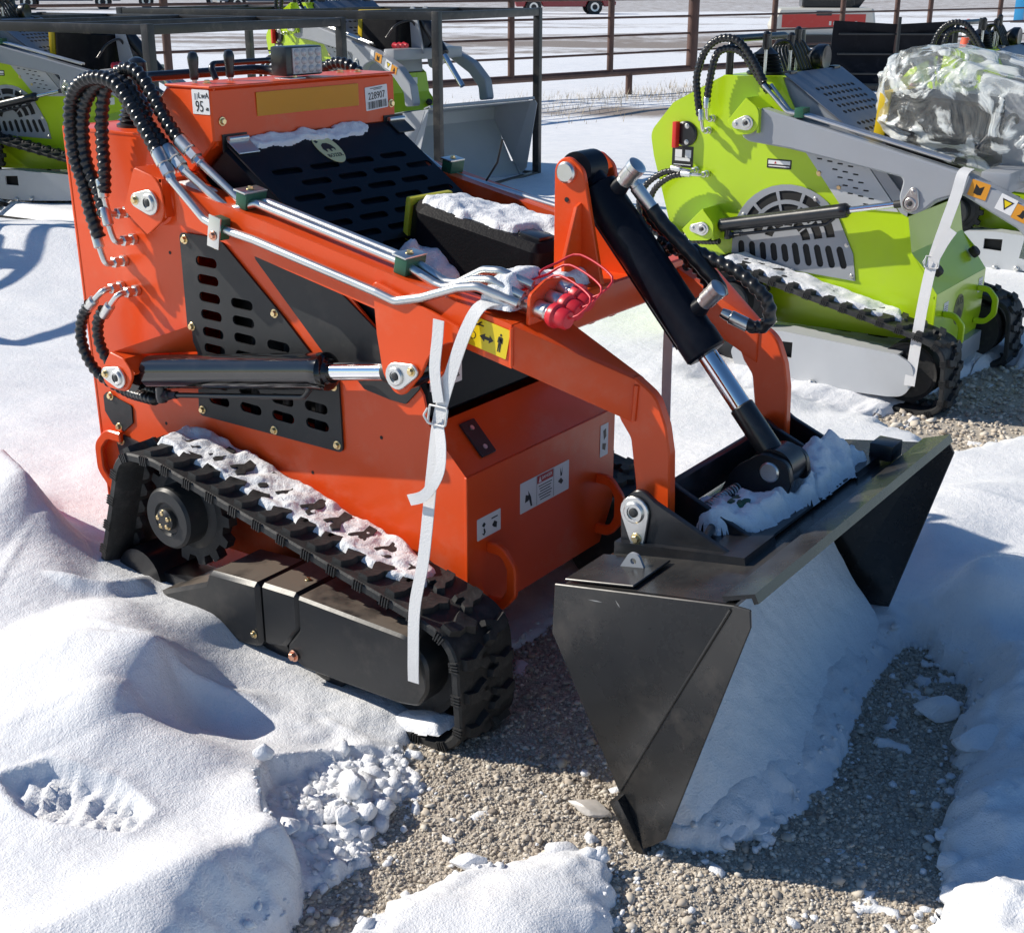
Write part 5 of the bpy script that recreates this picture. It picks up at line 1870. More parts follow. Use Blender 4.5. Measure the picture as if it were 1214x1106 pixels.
def snow_material(name, dirt=False):
    m = bpy.data.materials.new(name)
    m.use_nodes = True
    nt = m.node_tree
    b = nt.nodes['Principled BSDF']
    b.inputs['Roughness'].default_value = .55
    b.inputs['Specular IOR Level'].default_value = .35
    tc = nt.nodes.new('ShaderNodeTexCoord')

    def noise(sc, det=5, rg=.6):
        n = nt.nodes.new('ShaderNodeTexNoise')
        n.inputs['Scale'].default_value = sc
        n.inputs['Detail'].default_value = det
        n.inputs['Roughness'].default_value = rg
        nt.links.new(tc.outputs['Object'], n.inputs['Vector'])
        return n
    cr = nt.nodes.new('ShaderNodeValToRGB')
    cr.color_ramp.elements[0].color = (.80, .82, .85, 1)
    cr.color_ramp.elements[1].color = (.90, .905, .915, 1)
    cr.color_ramp.elements[0].position = .35
    cr.color_ramp.elements[1].position = .65
    nt.links.new(noise(7, 6, .65).outputs['Fac'], cr.inputs[0])
    last = cr.outputs['Color']
    if dirt:
        at = nt.nodes.new('ShaderNodeAttribute')
        at.attribute_name = 'dirt'
        n2 = noise(1.4, 10, .75)
        mul = nt.nodes.new('ShaderNodeMath')
        mul.operation = 'MULTIPLY_ADD'
        nt.links.new(n2.outputs['Fac'], mul.inputs[0])
        mul.inputs[1].default_value = 1.1
        ad = nt.nodes.new('ShaderNodeMath')
        ad.operation = 'ADD'
        ad.inputs[1].default_value = -.95
        nt.links.new(at.outputs['Fac'], ad.inputs[0])
        nt.links.new(ad.outputs[0], mul.inputs[2])
        cl = nt.nodes.new('ShaderNodeMapRange')
        cl.inputs['From Min'].default_value = 0
        cl.inputs['From Max'].default_value = .35
        nt.links.new(mul.outputs[0], cl.inputs['Value'])
        mx = nt.nodes.new('ShaderNodeMixRGB')
        nt.links.new(cl.outputs[0], mx.inputs['Fac'])
        nt.links.new(last, mx.inputs['Color1'])
        mx.inputs['Color2'].default_value = (.30, .25, .21, 1)
        last = mx.outputs['Color']
    nt.links.new(last, b.inputs['Base Color'])
    h1 = noise(260, 3, .6)
    h2 = noise(45, 5, .6)
    ad = nt.nodes.new('ShaderNodeMath')
    ad.operation = 'MULTIPLY_ADD'
    nt.links.new(h2.outputs['Fac'], ad.inputs[0])
    ad.inputs[1].default_value = 1.6
    nt.links.new(h1.outputs['Fac'], ad.inputs[2])
    bp = nt.nodes.new('ShaderNodeBump')
    bp.inputs['Strength'].default_value = .75
    bp.inputs['Distance'].default_value = .0030
    nt.links.new(ad.outputs[0], bp.inputs['Height'])
    nt.links.new(bp.outputs['Normal'], b.inputs['Normal'])
    # sparkle
    v = nt.nodes.new('ShaderNodeTexVoronoi')
    v.inputs['Scale'].default_value = 420
    nt.links.new(tc.outputs['Object'], v.inputs['Vector'])
    sr = nt.nodes.new('ShaderNodeSeparateColor')
    nt.links.new(v.outputs['Color'], sr.inputs[0])
    r2 = nt.nodes.new('ShaderNodeMapRange')
    r2.inputs['From Min'].default_value = .93
    r2.inputs['From Max'].default_value = .97
    r2.inputs['To Min'].default_value = .6
    r2.inputs['To Max'].default_value = .22
    nt.links.new(sr.outputs[0], r2.inputs['Value'])
    nt.links.new(r2.outputs[0], b.inputs['Roughness'])
    return m


SNOW = snow_material("snow")
SNOWF = snow_material("snow_field", True)

xs = axis_grid(-160, 120, -1.25, 1.95, .0085)
ys = axis_grid(-6, 420, -1.45, 1.35, .0085)
GX, GY = np.meshgrid(xs, ys)
GZ, Gg = snow_height(GX, GY)
far = sstep(8, 16, np.hypot(GX - 1.9, GY + 2.2))
GZ = GZ * (1 - far) + far * (.03 + .06 * fbm(GX, GY, .35, 4, 7))
# dirt: bare road bands and scraped patches in the distance
uu = (GX - 1.9) * .81 + (GY + 2.2) * .58
dd = -(GX - 1.9) * .58 + (GY + 2.2) * .81
dirt = sstep(20, 26, dd) * (.34 + .75 * fbm(uu * .05, dd * .45, 1, 4, 101) + .25 * fbm(uu * .3, dd * 1.2, 1, 3, 102))
dirt = np.maximum(dirt, sstep(30, 34, dd) * sstep(60, 45, dd) * (.42 + .7 * fbm(uu * .02, dd * .8, 1, 4, 103)))
dirt = np.maximum(dirt, sstep(62, 70, dd) * .62)
band = np.exp(-((dd - 15.0 - .05 * uu) / .8) ** 2)
dirt = np.maximum(dirt, band * (.70 + .5 * fbm(GX, GY, 1.2, 4, 104)))
field = grid_mesh("snow_field", xs, ys, GZ, SNOWF, np.clip(dirt, 0, 1))
tag(field, kind='structure')

# gravel sheet under the snow
GRAVELM = mat("gravel_base", (.46, .41, .34), .9, bump=1.0, bscale=160, var=.35, vscale=140)
gx = axis_grid(-7, 4.5, .2, 1.9, .010, 1.08)
gy = axis_grid(-2.2, 3.9, -1.6, .75, .010, 1.08)
QX, QY = np.meshgrid(gx, gy)
QZ = -.004 + .007 * fbm(QX, QY, 11, 4, 201) + .004 * fbm(QX, QY, 55, 3, 202)
gr = grid_mesh("gravel_ground", gx, gy, QZ, GRAVELM)
tag(gr, kind='structure')


def stone_material(name, cols, rough=.85):
    m = bpy.data.materials.new(name)
    m.use_nodes = True
    nt = m.node_tree
    b = nt.nodes['Principled BSDF']
    b.inputs['Roughness'].default_value = rough
    g = nt.nodes.new('ShaderNodeNewGeometry')
    r = nt.nodes.new('ShaderNodeValToRGB')
    els = r.color_ramp.elements
    while len(els) < len(cols):
        els.new(.5)
    for i, c_ in enumerate(cols):
        els[i].position = i / (len(cols) - 1)
        els[i].color = (*c_, 1)
    nt.links.new(g.outputs['Random Per Island'], r.inputs[0])
    nt.links.new(r.outputs[0], b.inputs['Base Color'])
    return m


STONE = stone_material("stone_chips", [(.24, .20, .165), (.50, .44, .36), (.66, .59, .49), (.42, .36, .29), (.72, .67, .58), (.56, .50, .42)])


def scatter(name, pts, sizes, material, seed=1, flat=.7, zoff=.3):
    """joined mesh of irregular low-poly stones (numpy)"""
    rs = np.random.RandomState(seed)
    phi = (1 + 5 ** .5) / 2
    ico = np.array([(-1, phi, 0), (1, phi, 0), (-1, -phi, 0), (1, -phi, 0), (0, -1, phi), (0, 1, phi), (0, -1, -phi), (0, 1, -phi), (phi, 0, -1), (phi, 0, 1), (-phi, 0, -1), (-phi, 0, 1)]) / math.hypot(1, phi)
    fc = np.array([(0, 11, 5), (0, 5, 1), (0, 1, 7), (0, 7, 10), (0, 10, 11), (1, 5, 9), (5, 11, 4), (11, 10, 2), (10, 7, 6), (7, 1, 8), (3, 9, 4), (3, 4, 2), (3, 2, 6), (3, 6, 8), (3, 8, 9), (4, 9, 5), (2, 4, 11), (6, 2, 10), (8, 6, 7), (9, 8, 1)])
    n = len(pts)
    V = ico[None] * (1 + rs.uniform(-.32, .32, (n, 12, 1)))
    V = V * np.stack([rs.uniform(.7, 1.3, n), rs.uniform(.6, 1.2, n), flat * rs.uniform(.6, 1.1, n)], -1)[:, None, :]
    a = rs.uniform(0, 6.28, n)
    b_ = rs.uniform(-.5, .5, n)
    ca, sa, cb, sb = np.cos(a), np.sin(a), np.cos(b_), np.sin(b_)
    x, y, z = V[..., 0], V[..., 1], V[..., 2]
    x, z = x * cb[:, None] - z * sb[:, None], x * sb[:, None] + z * cb[:, None]
    x, y = x * ca[:, None] - y * sa[:, None], x * sa[:, None] + y * ca[:, None]
    V = np.stack([x, y, z], -1) * np.asarray(sizes)[:, None, None]
    V += np.asarray(pts)[:, None, :]
    V[..., 2] += zoff * np.asarray(sizes)[:, None]
    F = (fc[None] + 12 * np.arange(n)[:, None, None]).reshape(-1, 3)
    V = V.reshape(-1, 3).astype(np.float32)
    me = bpy.data.meshes.new(name)
    me.vertices.add(len(V))
    me.vertices.foreach_set('co', V.ravel())
    me.loops.add(F.size)
    me.loops.foreach_set('vertex_index', F.ravel().astype(np.int32))
    me.polygons.add(len(F))
    me.polygons.foreach_set('loop_start', np.arange(0, F.size, 3, dtype=np.int32))
    me.polygons.foreach_set('loop_total', np.full(len(F), 3, dtype=np.int32))
    me.update()
    me.validate()
    me.materials.append(material)
    o = bpy.data.objects.new(name, me)
    col.objects.link(o)
    return o


rs = np.random.RandomState(5)


def gz_at(X, Y):
    return -.004 + .007 * fbm(X, Y, 11, 4, 201) + .004 * fbm(X, Y, 55, 3, 202)


def sample_poly(n, box_, margin=.02):
    X = rs.uniform(box_[0], box_[1], n)
    Y = rs.uniform(box_[2], box_[3], n)
    _, g = snow_height(X, Y)
    k = g > -margin
    return X[k], Y[k]


X1, Y1 = sample_poly(130000, (.35, 1.75, -1.25, .55))
s1 = np.clip(np.exp(rs.normal(math.log(.0021), .50, len(X1))), .0011, .011)
st = scatter("gravel_stones", np.stack([X1, Y1, gz_at(X1, Y1)], -1), s1, STONE, 3)
tag(st, kind='stuff')
X2, Y2 = sample_poly(9000, (.40, 2.4, 1.7, 3.3))
s2 = np.clip(np.exp(rs.normal(math.log(.0065), .4, len(X2))), .003, .02)
st = scatter("gravel_stones", np.stack([X2, Y2, gz_at(X2, Y2)], -1), s2, STONE, 4)
tag(st, kind='stuff')
X2, Y2 = sample_poly(3500, (-6.4, -4.2, 2.1, 2.8))
s2 = np.clip(np.exp(rs.normal(math.log(.012), .4, len(X2))), .006, .03)
st = scatter("gravel_stones", np.stack([X2, Y2, gz_at(X2, Y2)], -1), s2, STONE, 5)
tag(st, kind='stuff')
# snow crumbs along broken edges
Xc = rs.uniform(.2, 1.75, 26000)
Yc = rs.uniform(-1.25, .6, 26000)
hc, gc = snow_height(Xc, Yc)
wl_ = smin_poly(Xc, Yc, WALL)
k = ((np.abs(gc) < .035) & (rs.uniform(0, 1, len(Xc)) < .16)) | ((wl_ > -.01) & (rs.uniform(0, 1, len(Xc)) < .16)) | ((gc > .03) & (rs.uniform(0, 1, len(Xc)) < .010))
Xc, Yc, hc = Xc[k], Yc[k], np.maximum(hc[k], -.002)
sc_ = np.clip(np.exp(rs.normal(math.log(.0045), .55, len(Xc))), .0018, .017)
cr_ = scatter("snow_crumbs", np.stack([Xc, Yc, hc], -1), sc_, SNOW, 9, .75, .25)
tag(cr_, kind='stuff')
# larger broken lumps heaped where the crust collapsed
Xl = rs.normal(.50, .065, 560)
Yl = rs.normal(-.735, .085, 560)
hl, gl = snow_height(Xl, Yl)
k = (smin_poly(Xl, Yl, WALL) > .02) & (gl < .03)
Xl, Yl, hl = Xl[k], Yl[k], hl[k]
dl = np.exp(-(((Xl - .51) / .05) ** 2 + ((Yl + .75) / .07) ** 2))
sl_ = np.clip(np.exp(rs.normal(math.log(.0062), .75, len(Xl))), .0022, .026)
cr2 = scatter("snow_crumbs", np.stack([Xl, Yl, hl + .022 * dl * rs.uniform(0, 1, len(Xl))], -1), sl_, SNOW, 19, .8, .2)
tag(cr2, kind='stuff')


def chunk(loc, size, seed, label, sq=(1, .8, .6), rot=0.0, group=None, name="snow_chunk"):
    r_ = random.Random(seed)
    bm = bmesh.new()
    bmesh.ops.create_icosphere(bm, subdivisions=3, radius=1.0)
    planes = [(Vector((r_.uniform(-1, 1), r_.uniform(-1, 1), r_.uniform(-.6, 1))).normalized(), r_.uniform(.55, .85)) for _ in range(7)]
    for v in bm.verts:
        p = v.co.copy()
        for nrm, d in planes:
            q = p.dot(nrm)
            if q > d:
                p -= nrm * (q - d) * .92
        n_ = math.sin(p.x * 5.1 + seed) * math.sin(p.y * 4.3 + seed * 2) * math.sin(p.z * 6 + 1) * .06
        p *= 1 + n_
        v.co = Vector((p.x * sq[0], p.y * sq[1], p.z * sq[2])) * size
    bm.transform(Matrix.Translation(loc) @ Matrix.Rotation(rot, 4, 'Z') @ Matrix.Rotation(r_.uniform(-.25, .25), 4, 'X'))
    o = from_bm(name, bm, SNOW, None, True, 24)
    return tag(o, label, "snow chunk", group)


def snow_patch(name, M, poly, H, label, edge=.02, seed=0, res=.004, rough=.35, slope=(0, 0), cat="snow patch", parent=None, nf=17, jag=.5):
    """soft heap of snow over polygon in plane M"""
    xs_ = [p[0] for p in poly]
    ys_ = [p[1] for p in poly]
    gx_ = np.arange(min(xs_) - edge, max(xs_) + edge, res)
    gy_ = np.arange(min(ys_) - edge, max(ys_) + edge, res)
    X, Y = np.meshgrid(gx_, gy_)
    d = smin_poly(X, Y, poly) + edge * jag * fbm(X, Y, nf * 1.3, 3, seed + 3)
    t = np.clip(d / edge, 0, 1)
    h = H * np.sqrt(1 - (1 - t) ** 2) * (1 + rough * 1.3 * fbm(X, Y, nf, 4, seed, .42)) + slope[0] * X + slope[1] * Y
    h = np.where(d > 0, np.maximum(h, .0006), -.0015)
    ny, nx = X.shape
    idx = -np.ones(X.shape, int)
    bm = bmesh.new()
    keep = d > -res * 1.5
    vv = {}
    for j in range(ny):
        for i in range(nx):
            if keep[j, i]:
                vv[(j, i)] = bm.verts.new(M @ Vector((X[j, i], Y[j, i], h[j, i])))
    for j in range(ny - 1):
        for i in range(nx - 1):
            q = [(j, i), (j, i + 1), (j + 1, i + 1), (j + 1, i)]
            if all(a in vv for a in q):
                bm.faces.new([vv[a] for a in q])
    me = bpy.data.meshes.new(name)
    bmesh.ops.recalc_face_normals(bm, faces=bm.faces)
    bm.to_mesh(me)
    bm.free()
    me.shade_smooth()
    me.materials.append(SNOW)
    o = bpy.data.objects.new(name, me)
    if parent is not None:
        o.parent = parent
    col.objects.link(o)
    if label:
        tag(o, label, cat)
    return o
# ================================================================== things
orange = make_orange()

# ---- the green loaders
L1 = empty("track_loader", (.07, 2.66, 0))
tag(L1, "lime green track loader with grey arms directly behind the orange one on the right", "loader", "lime green loaders parked in the yard")
make_lime(L1, True)
GRP = "lime green loaders parked in the yard"
L2 = copy_tree(L1)
L2.location = (.10, 5.20, 0)
tag(L2, "lime green track loader farthest right, mostly behind the plastic-wrapped one", "loader", GRP)
L3 = empty("track_loader", (-4.85, 5.40, .10), R(-8), 1.07)
tag(L3, "lime green track loader inside a steel crate with a raised-edge grey bucket", "loader", GRP)
make_lime(L3, False, True)
L4 = copy_tree(L3)
L4.location = (-5.57, 3.18, .10)
L4.rotation_euler = (0, 0, R(20))
L4.scale = (.99, .99, .99)
tag(L4, "lime green track loader at the left edge under the open steel crate", "loader", GRP)
# grey bucket of the loader in the crate
gb = make_bucket(L3, GREY, GREY)

# second crate etc


def crate(name, base, rz, L, W, H, label, bars=True):
    o = empty(name, base, rz)
    tag(o, label, "steel crate", "steel shipping crates round the loaders")
    s = .05
    for x in (0, -L):
        for y in (-W / 2, W / 2):
            box("crate_post", (x, y, H / 2), (s, s, H), FRAME, o, bevel=.003)
    for y in (-W / 2, W / 2):
        for z in (H - s / 2 - .004, s / 2 + .002):
            box("crate_rail", (-L / 2, y, z), (L - s - .002, s - .004, s), FRAME, o, bevel=.003)
    for x in (0, -L):
        for z in (H - s / 2 - .004, s / 2 + .002):
            box("crate_rail", (x, 0, z), (s - .004, W - s - .002, s), FRAME, o, bevel=.003)
    for k in range(1, 4):
        box("crate_cross_bar", (-L * k / 4, 0, H - s / 2 + .002), (s - .01, W - s - .002, s - .012), FRAME, o, bevel=.003)
    return o


L5 = copy_tree(L3)  # unseen loader, added to cast shade on the snow at the left
L5.location = (-5.45, .80, .08)
L5.rotation_euler = (0, 0, R(4))
tag(L5, "lime green track loader added beyond the left side of the view to shade the snow", "loader", GRP)
crate("shipping_crate", (-4.15, .78, .06), R(4), 2.7, 1.36, 1.20, "black steel tube crate added out of view on the left to throw striped shadows on snow")  # unseen crate, added so its bars stripe the snow with shadow
crate("shipping_crate", (-3.55, 5.20, .06), R(8), 2.6, 1.42, 1.20, "black steel tube crate round the loader with the grey bucket")
crate("shipping_crate", (-3.86, 3.32, .06), R(5), 2.7, 1.64, 1.165, "black steel tube crate round the loader at the left edge")

# ---- straps


def strap_thing(label, runs, buckle, group="white tie straps on the loader arms"):
    o = None
    for i, (pts, w) in enumerate(runs):
        if i == 0:
            root = empty("tie_strap", pts[0][0])
            tag(root, label, "strap", group)
            root_loc = Vector(pts[0][0])
        sp = smooth_pts([(Vector(p) - root_loc, wd) for p, wd in pts], 7)
        bm = bmesh.new()
        prev = None
        P = [p for p, _ in sp]
        for j, (p, wd) in enumerate(sp):
            tg = (P[min(len(P) - 1, j + 1)] - P[max(0, j - 1)]).normalized()
            wd = Vector(wd)
            wd = (wd - tg * wd.dot(tg)).normalized()
            nn = tg.cross(wd)
            ring = [bm.verts.new(p + wd * (w / 2 * a_) + nn * (.0009 * b_)) for a_, b_ in ((-1, -1), (1, -1), (1, 1), (-1, 1))]
            if prev:
                for k_ in range(4):
                    bm.faces.new((prev[k_], prev[(k_ + 1) % 4], ring[(k_ + 1) % 4], ring[k_]))
            else:
                bm.faces.new(ring[::-1])
            prev = ring
        bm.faces.new(prev)
        from_bm("webbing", bm, STRAP, root, True, 45)
    if buckle:
        (bx_, by_, bz_), s_ = buckle
        c0 = Vector((bx_, by_, bz_)) - root_loc
        q = [c0 + Vector((s_ * a_, 0.004 * b_, s_ * .8 * b_)) for a_, b_ in ((-1, 1), (1, 1), (1, -1), (-1, -1), (-1, 1))]
        bm = bmesh.new()
        sweep_bm(bm, fillet_path([q[0]] + q[1:] + [], .005), .0022, 8)
        sweep_bm(bm, fillet_path([c0 + Vector((-s_ * .8, -.008, s_ * .7)), c0 + Vector((-s_ * 1.15, -.012, 0)), c0 + Vector((-s_ * .8, -.008, -s_ * .7))], .006), .0022, 8)
        from_bm("wire_buckle", bm, WIRE, root, True, 60)
    return root


wx = (1, 0, -.12)
strap_thing("white webbing strap with wire buckle hanging from the orange arm",
            [([((.585, -.306, .893), (1, 0, -.2)), ((.560, -.345, .893), (1, 0, -.2)), ((.535, -.376, .886), wx), ((.515, -.392, .845), wx), ((.492, -.400, .78), wx), ((.462, -.410, .675), wx), ((.457, -.43, .56), wx), ((.453, -.455, .40), wx), ((.448, -.480, .30), wx), ((.455, -.497, .20), wx), ((.458, -.502, .148), wx)], .027),
             ([((.462, -.412, .70), wx), ((.452, -.409, .76), wx), ((.456, -.404, .822), wx), ((.458, -.402, .855), wx)], .025),
             ([((.462, -.415, .66), wx), ((.482, -.432, .62), wx), ((.488, -.448, .575), wx), ((.462, -.458, .530), (1, 0, -.5)), ((.418, -.452, .507), (.6, 0, -.8))], .022)],
            ((.462, -.416, .675), .021))
strap_thing("thin white strap end hanging from the far orange arm",
            [([((.52, .385, .86), wx), ((.50, .40, .70), wx), ((.49, .42, .50), wx), ((.48, .45, .30), wx)], .025)], None)
o_ = Vector((.07, 2.66, 0))


def lo(p):
    return tuple(Vector(p) + o_)


strap_thing("white webbing strap with wire buckle on the lime loader's grey arm",
            [([(lo((.505, -.33, .845)), wx), (lo((.500, -.378, .830)), wx), (lo((.490, -.388, .76)), wx), (lo((.468, -.395, .66)), wx), (lo((.440, -.40, .525)), wx), (lo((.433, -.43, .38)), wx), (lo((.436, -.47, .22)), wx), (lo((.438, -.494, .105)), wx)], .038),
             ([(lo((.445, -.402, .53)), wx), (lo((.475, -.405, .60)), (1, 0, -.4)), (lo((.50, -.405, .645)), (1, 0, -.5))], .03)],
            (lo((.440, -.404, .528)), .024))
strap_thing("pale strap crossing behind the lime loader's front corner",
            [([(lo((.60, .36, .76)), wx), (lo((.57, .38, .60)), wx), (lo((.54, .40, .42)), wx)], .03)], None)

# ---- snow lying on things
sl_arm = math.atan(-.198)
hm = hood_M(0, 0, .0055)
snow_patch("snow_patch", hm, [(-.205, -.004), (-.16, .008), (-.10, .002), (-.04, .006), (-.005, -.002), (.05, .002), (.10, .012), (.155, .008), (.175, -.010), (.16, -.030), (.09, -.034), (.04, -.038), (-.02, -.030), (-.08, -.028), (-.13, -.040), (-.15, -.030), (-.20, -.030)][::-1], .007,
           "thin ragged strip of snow along the top of the black hood", .008, 3, .003, .8, nf=30, jag=1.0)
snow_patch("snow_patch", Matrix.Translation((.270, .030, .892)) @ Matrix.Rotation(R(9), 4, 'Y') @ Matrix.Rotation(R(-3), 4, 'Z') @ Matrix.Translation((0, 0, .0725)), [(-.165, -.055), (-.08, -.078), (-.01, -.068), (.05, -.080), (.09, -.062), (.10, .0), (.16, .02), (.165, .07), (.0, .082), (-.16, .06)], .016,
           "snow lying on top of the black box on the hood", .022, 5, .004, .6, nf=20, jag=.6)
snow_patch("snow_patch", hood_M(0, 0, .005), [(-.10, -.40), (-.03, -.40), (.0, -.56), (-.10, -.56)], .05, "small heap of snow beside the black box on the hood", .03, 6, .005, .4)
snow_patch("snow_patch", Matrix.Translation((-.245, -.336, 1.012)) @ Matrix.Rotation(-sl_arm, 4, 'Y'), [(-.055, -.028), (.045, -.024), (.05, .02), (-.05, .025)], .022, "snow clump on the orange arm beside its rear pivot", .02, 7, .003, .3)
snow_patch("snow_patch", Matrix.Translation((.555, -.26, .882)), [(-.03, -.10), (.028, -.095), (.032, .06), (.0, .10), (-.045, .04), (-.04, -.05)], .048, "lump of snow behind the red coupler caps", .022, 8, .0035, .35)
snow_patch("snow_patch", Matrix.Translation((.54, -.05, .880)), [(-.045, -.10), (.03, -.10), (.02, .03), (-.05, .0)], .030, "snow on the orange cross tube beside the tower", .022, 18, .004, .35)
# along the track top run
tM = frame3((-.325, 0, .4445), (.765, 0, -.166), (0, 1, 0))
snow_patch("snow_patch", tM, [(-.03, -.415), (.06, -.425), (.20, -.412), (.33, -.428), (.45, -.412), (.58, -.420), (.70, -.412), (.74, -.385), (.72, -.33), (.60, -.297), (.30, -.292), (.0, -.292), (-.05, -.32)], .0165,
           "layer of snow lying along the top run of the orange loader's track", .012, 9, .003, .55, nf=20, jag=.7)
snow_patch("snow_patch", frame3((.395, 0, .275), (.12, 0, -.10), (0, 1, 0)), [(.02, -.44), (.09, -.40), (.12, -.33), (.05, -.31)], .014, "crystalline snow bits on the front bend of the track", .008, 10, .003, 1.2, nf=70)
t2 = Matrix.Translation(o_) @ frame3((-.325, 0, .4445), (.765, 0, -.166), (0, 1, 0))
snow_patch("snow_patch", t2, [(-.02, -.445), (.30, -.44), (.62, -.43), (.70, -.39), (.66, -.30), (.30, -.292), (.0, -.292)], .020, "layer of snow lying along the lime loader's track", .02, 12, .006, .35)
# snow inside the front idler bend
snow_patch("snow_patch", Matrix.Translation((.44, -.43, .017)) @ Matrix.Rotation(R(-14), 4, 'Y'), [(-.10, -.055), (.06, -.052), (.075, .02), (-.08, .03)], .028, "snow packed inside the front bend of the track", .045, 13, .004, .15, nf=9)
# on the bucket back
snow_patch("snow_patch", frame3((.86, 0, .4725), (1, 0, .135), (0, 1, 0)), [(.02, -.20), (.10, -.235), (.16, -.19), (.18, -.10), (.184, .02), (.186, .14), (.18, .28), (.15, .30), (.05, .28), (.07, .10), (.02, .04), (.0, -.08)], .034,
           "snow lying inside the black attachment frame on the bucket back", .025, 14, .004, .8, nf=22, jag=.7)
snow_patch("snow_patch", frame3((.93, 0, .482), (1, 0, .135), (0, 1, 0)), [(.02, .06), (.105, .05), (.115, .20), (.09, .28), (.02, .27), (.0, .16)], .066, "rounded heap of snow beside the tilt cylinder's lower pin", .07, 15, .005, .40, nf=20, jag=.3)
box("debris_block", (.955, -.135, .523), (.035, .045, .018), CLAMP, bevel=.006)['label'] = "small dusty green plastic block in the snow on the bucket back"
bpy.data.objects["debris_block"]['category'] = "block"

# snow heaped inside and spilling from the bucket
mx_ = np.arange(.80, 1.235, .007)
my_ = np.arange(-.470, .471, .007)
MX, MY = np.meshgrid(mx_, my_)
edge_ = np.interp(MY, [-.47, -.44, -.36, -.25, -.14, .01, .19, .41, .47], [1.05, 1.10, 1.148, 1.18, 1.19, 1.16, 1.125, 1.11, 1.10])
tt = np.clip((edge_ - MX) / (edge_ - .80), 0, 1)
MH = -.004 + .40 * tt ** 1.15 + .012 * fbm(MX, MY * .6, 9, 4, 301) * sstep(0, .1, tt) + .004 * fbm(MX, MY, 40, 3, 302)
back = .447 + .155 * (MX - .8)
floor_ = np.interp(MX, [.80, .86, .955, 1.3], [.31, .205, .045, -1])
MH = np.where(tt <= 0, -.03, np.minimum(MH, back - .02))
mound = grid_mesh("snow_mound", mx_, my_, MH, SNOW)
tag(mound, "smooth mound of blue-shaded snow filling the mouth of the black bucket", "snow mound")

# loose chunks
CH = [((1.262, .225, .018), .050, 1, "large flat snow chunk alone on the dark gravel", (1, .75, .62), .4),
      ((.498, -.724, .052), .034, 2, "round snow lump on the broken crust beside the track", (1, .9, .8), .2),
      ((.538, -.790, .040), .026, 3, "snow lump between the round lump and the gravel edge", (1, .7, .7), 1.2),
      ((.556, -.752, .035), .024, 4, "angular snow lump nearest the gravel beside the crust", (1, .8, .6), 2.2),
      ((.345, -.800, .105), .022, 6, "snow nub perched on the corner of the broken crust", (1, .8, .8), .5),
      ((.525, -.915, .085), .024, 7, "small flat snow lump below the broken crust", (1.2, .8, .5), 2.7),
      ((1.060, -.420, .012), .042, 8, "thin broken ice slab leaning beside the bucket tip", (1.2, .8, .25), .9),
      ((1.100, -.385, .014), .036, 9, "ice slab between the bucket tip and the dark gravel", (1.1, .9, .35), 2.0),
      ((1.140, -.350, .010), .026, 10, "small ice slab at the mound edge on the gravel", (1.1, .8, .4), 1.4),
      ((.852, -.478, .008), .034, 11, "dirty flat ice chip on the gravel left of the bucket tip", (1.4, .8, .3), .1),
      ((.776, -.742, .014), .026, 13, "upper oblong snow lump at the gravel patch edge", (1.3, .8, .6), .7),
      ((.885, -.628, .012), .034, 16, "flat snow slab at the top of the near snow patch", (1.1, 1, .5), .3),
      ((1.486, -.352, .022), .030, 18, "lowest snow lump in the row on the right", (.9, .8, .8), .3),
      ((1.452, -.268, .02), .028, 19, "middle snow lump in the row on the right", (.9, 1.1, .7), 1.3),
      ((1.420, -.190, .016), .018, 20, "small snow lump above the row on the right", (.9, 1.1, .7), 2.3),
      ((1.395, .105, .05), .055, 21, "big rounded snow lump on the right bank edge", (1.2, .9, .6), .6)]
for loc, s_, sd_, lb_, sq_, rz_ in CH:
    c_o = chunk(loc, s_, sd_, lb_, sq_, rz_)
    if sd_ == 11:
        c_o.data.materials[0] = DIRTYICE

# ---- plastic wrap over the lime loader's box and tower


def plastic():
    m = bpy.data.materials.new("film_painted_glare")
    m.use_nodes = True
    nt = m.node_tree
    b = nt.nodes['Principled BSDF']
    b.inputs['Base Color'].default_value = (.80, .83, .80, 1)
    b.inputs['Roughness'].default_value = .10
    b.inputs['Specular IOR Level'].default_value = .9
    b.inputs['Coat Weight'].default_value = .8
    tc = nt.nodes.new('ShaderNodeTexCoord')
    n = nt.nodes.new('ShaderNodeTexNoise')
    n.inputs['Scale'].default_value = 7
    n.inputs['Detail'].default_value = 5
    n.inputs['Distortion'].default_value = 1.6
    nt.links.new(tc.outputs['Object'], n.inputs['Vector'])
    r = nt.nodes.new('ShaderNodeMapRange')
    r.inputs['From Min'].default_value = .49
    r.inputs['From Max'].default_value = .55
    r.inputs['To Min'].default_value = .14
    r.inputs['To Max'].default_value = .80  # whiter alpha patches imitate glare on the film
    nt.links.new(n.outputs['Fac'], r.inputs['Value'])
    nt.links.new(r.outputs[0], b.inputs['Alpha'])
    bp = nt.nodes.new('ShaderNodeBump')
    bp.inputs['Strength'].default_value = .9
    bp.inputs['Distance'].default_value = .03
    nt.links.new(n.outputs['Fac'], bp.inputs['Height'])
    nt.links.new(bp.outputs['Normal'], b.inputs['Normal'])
    return m


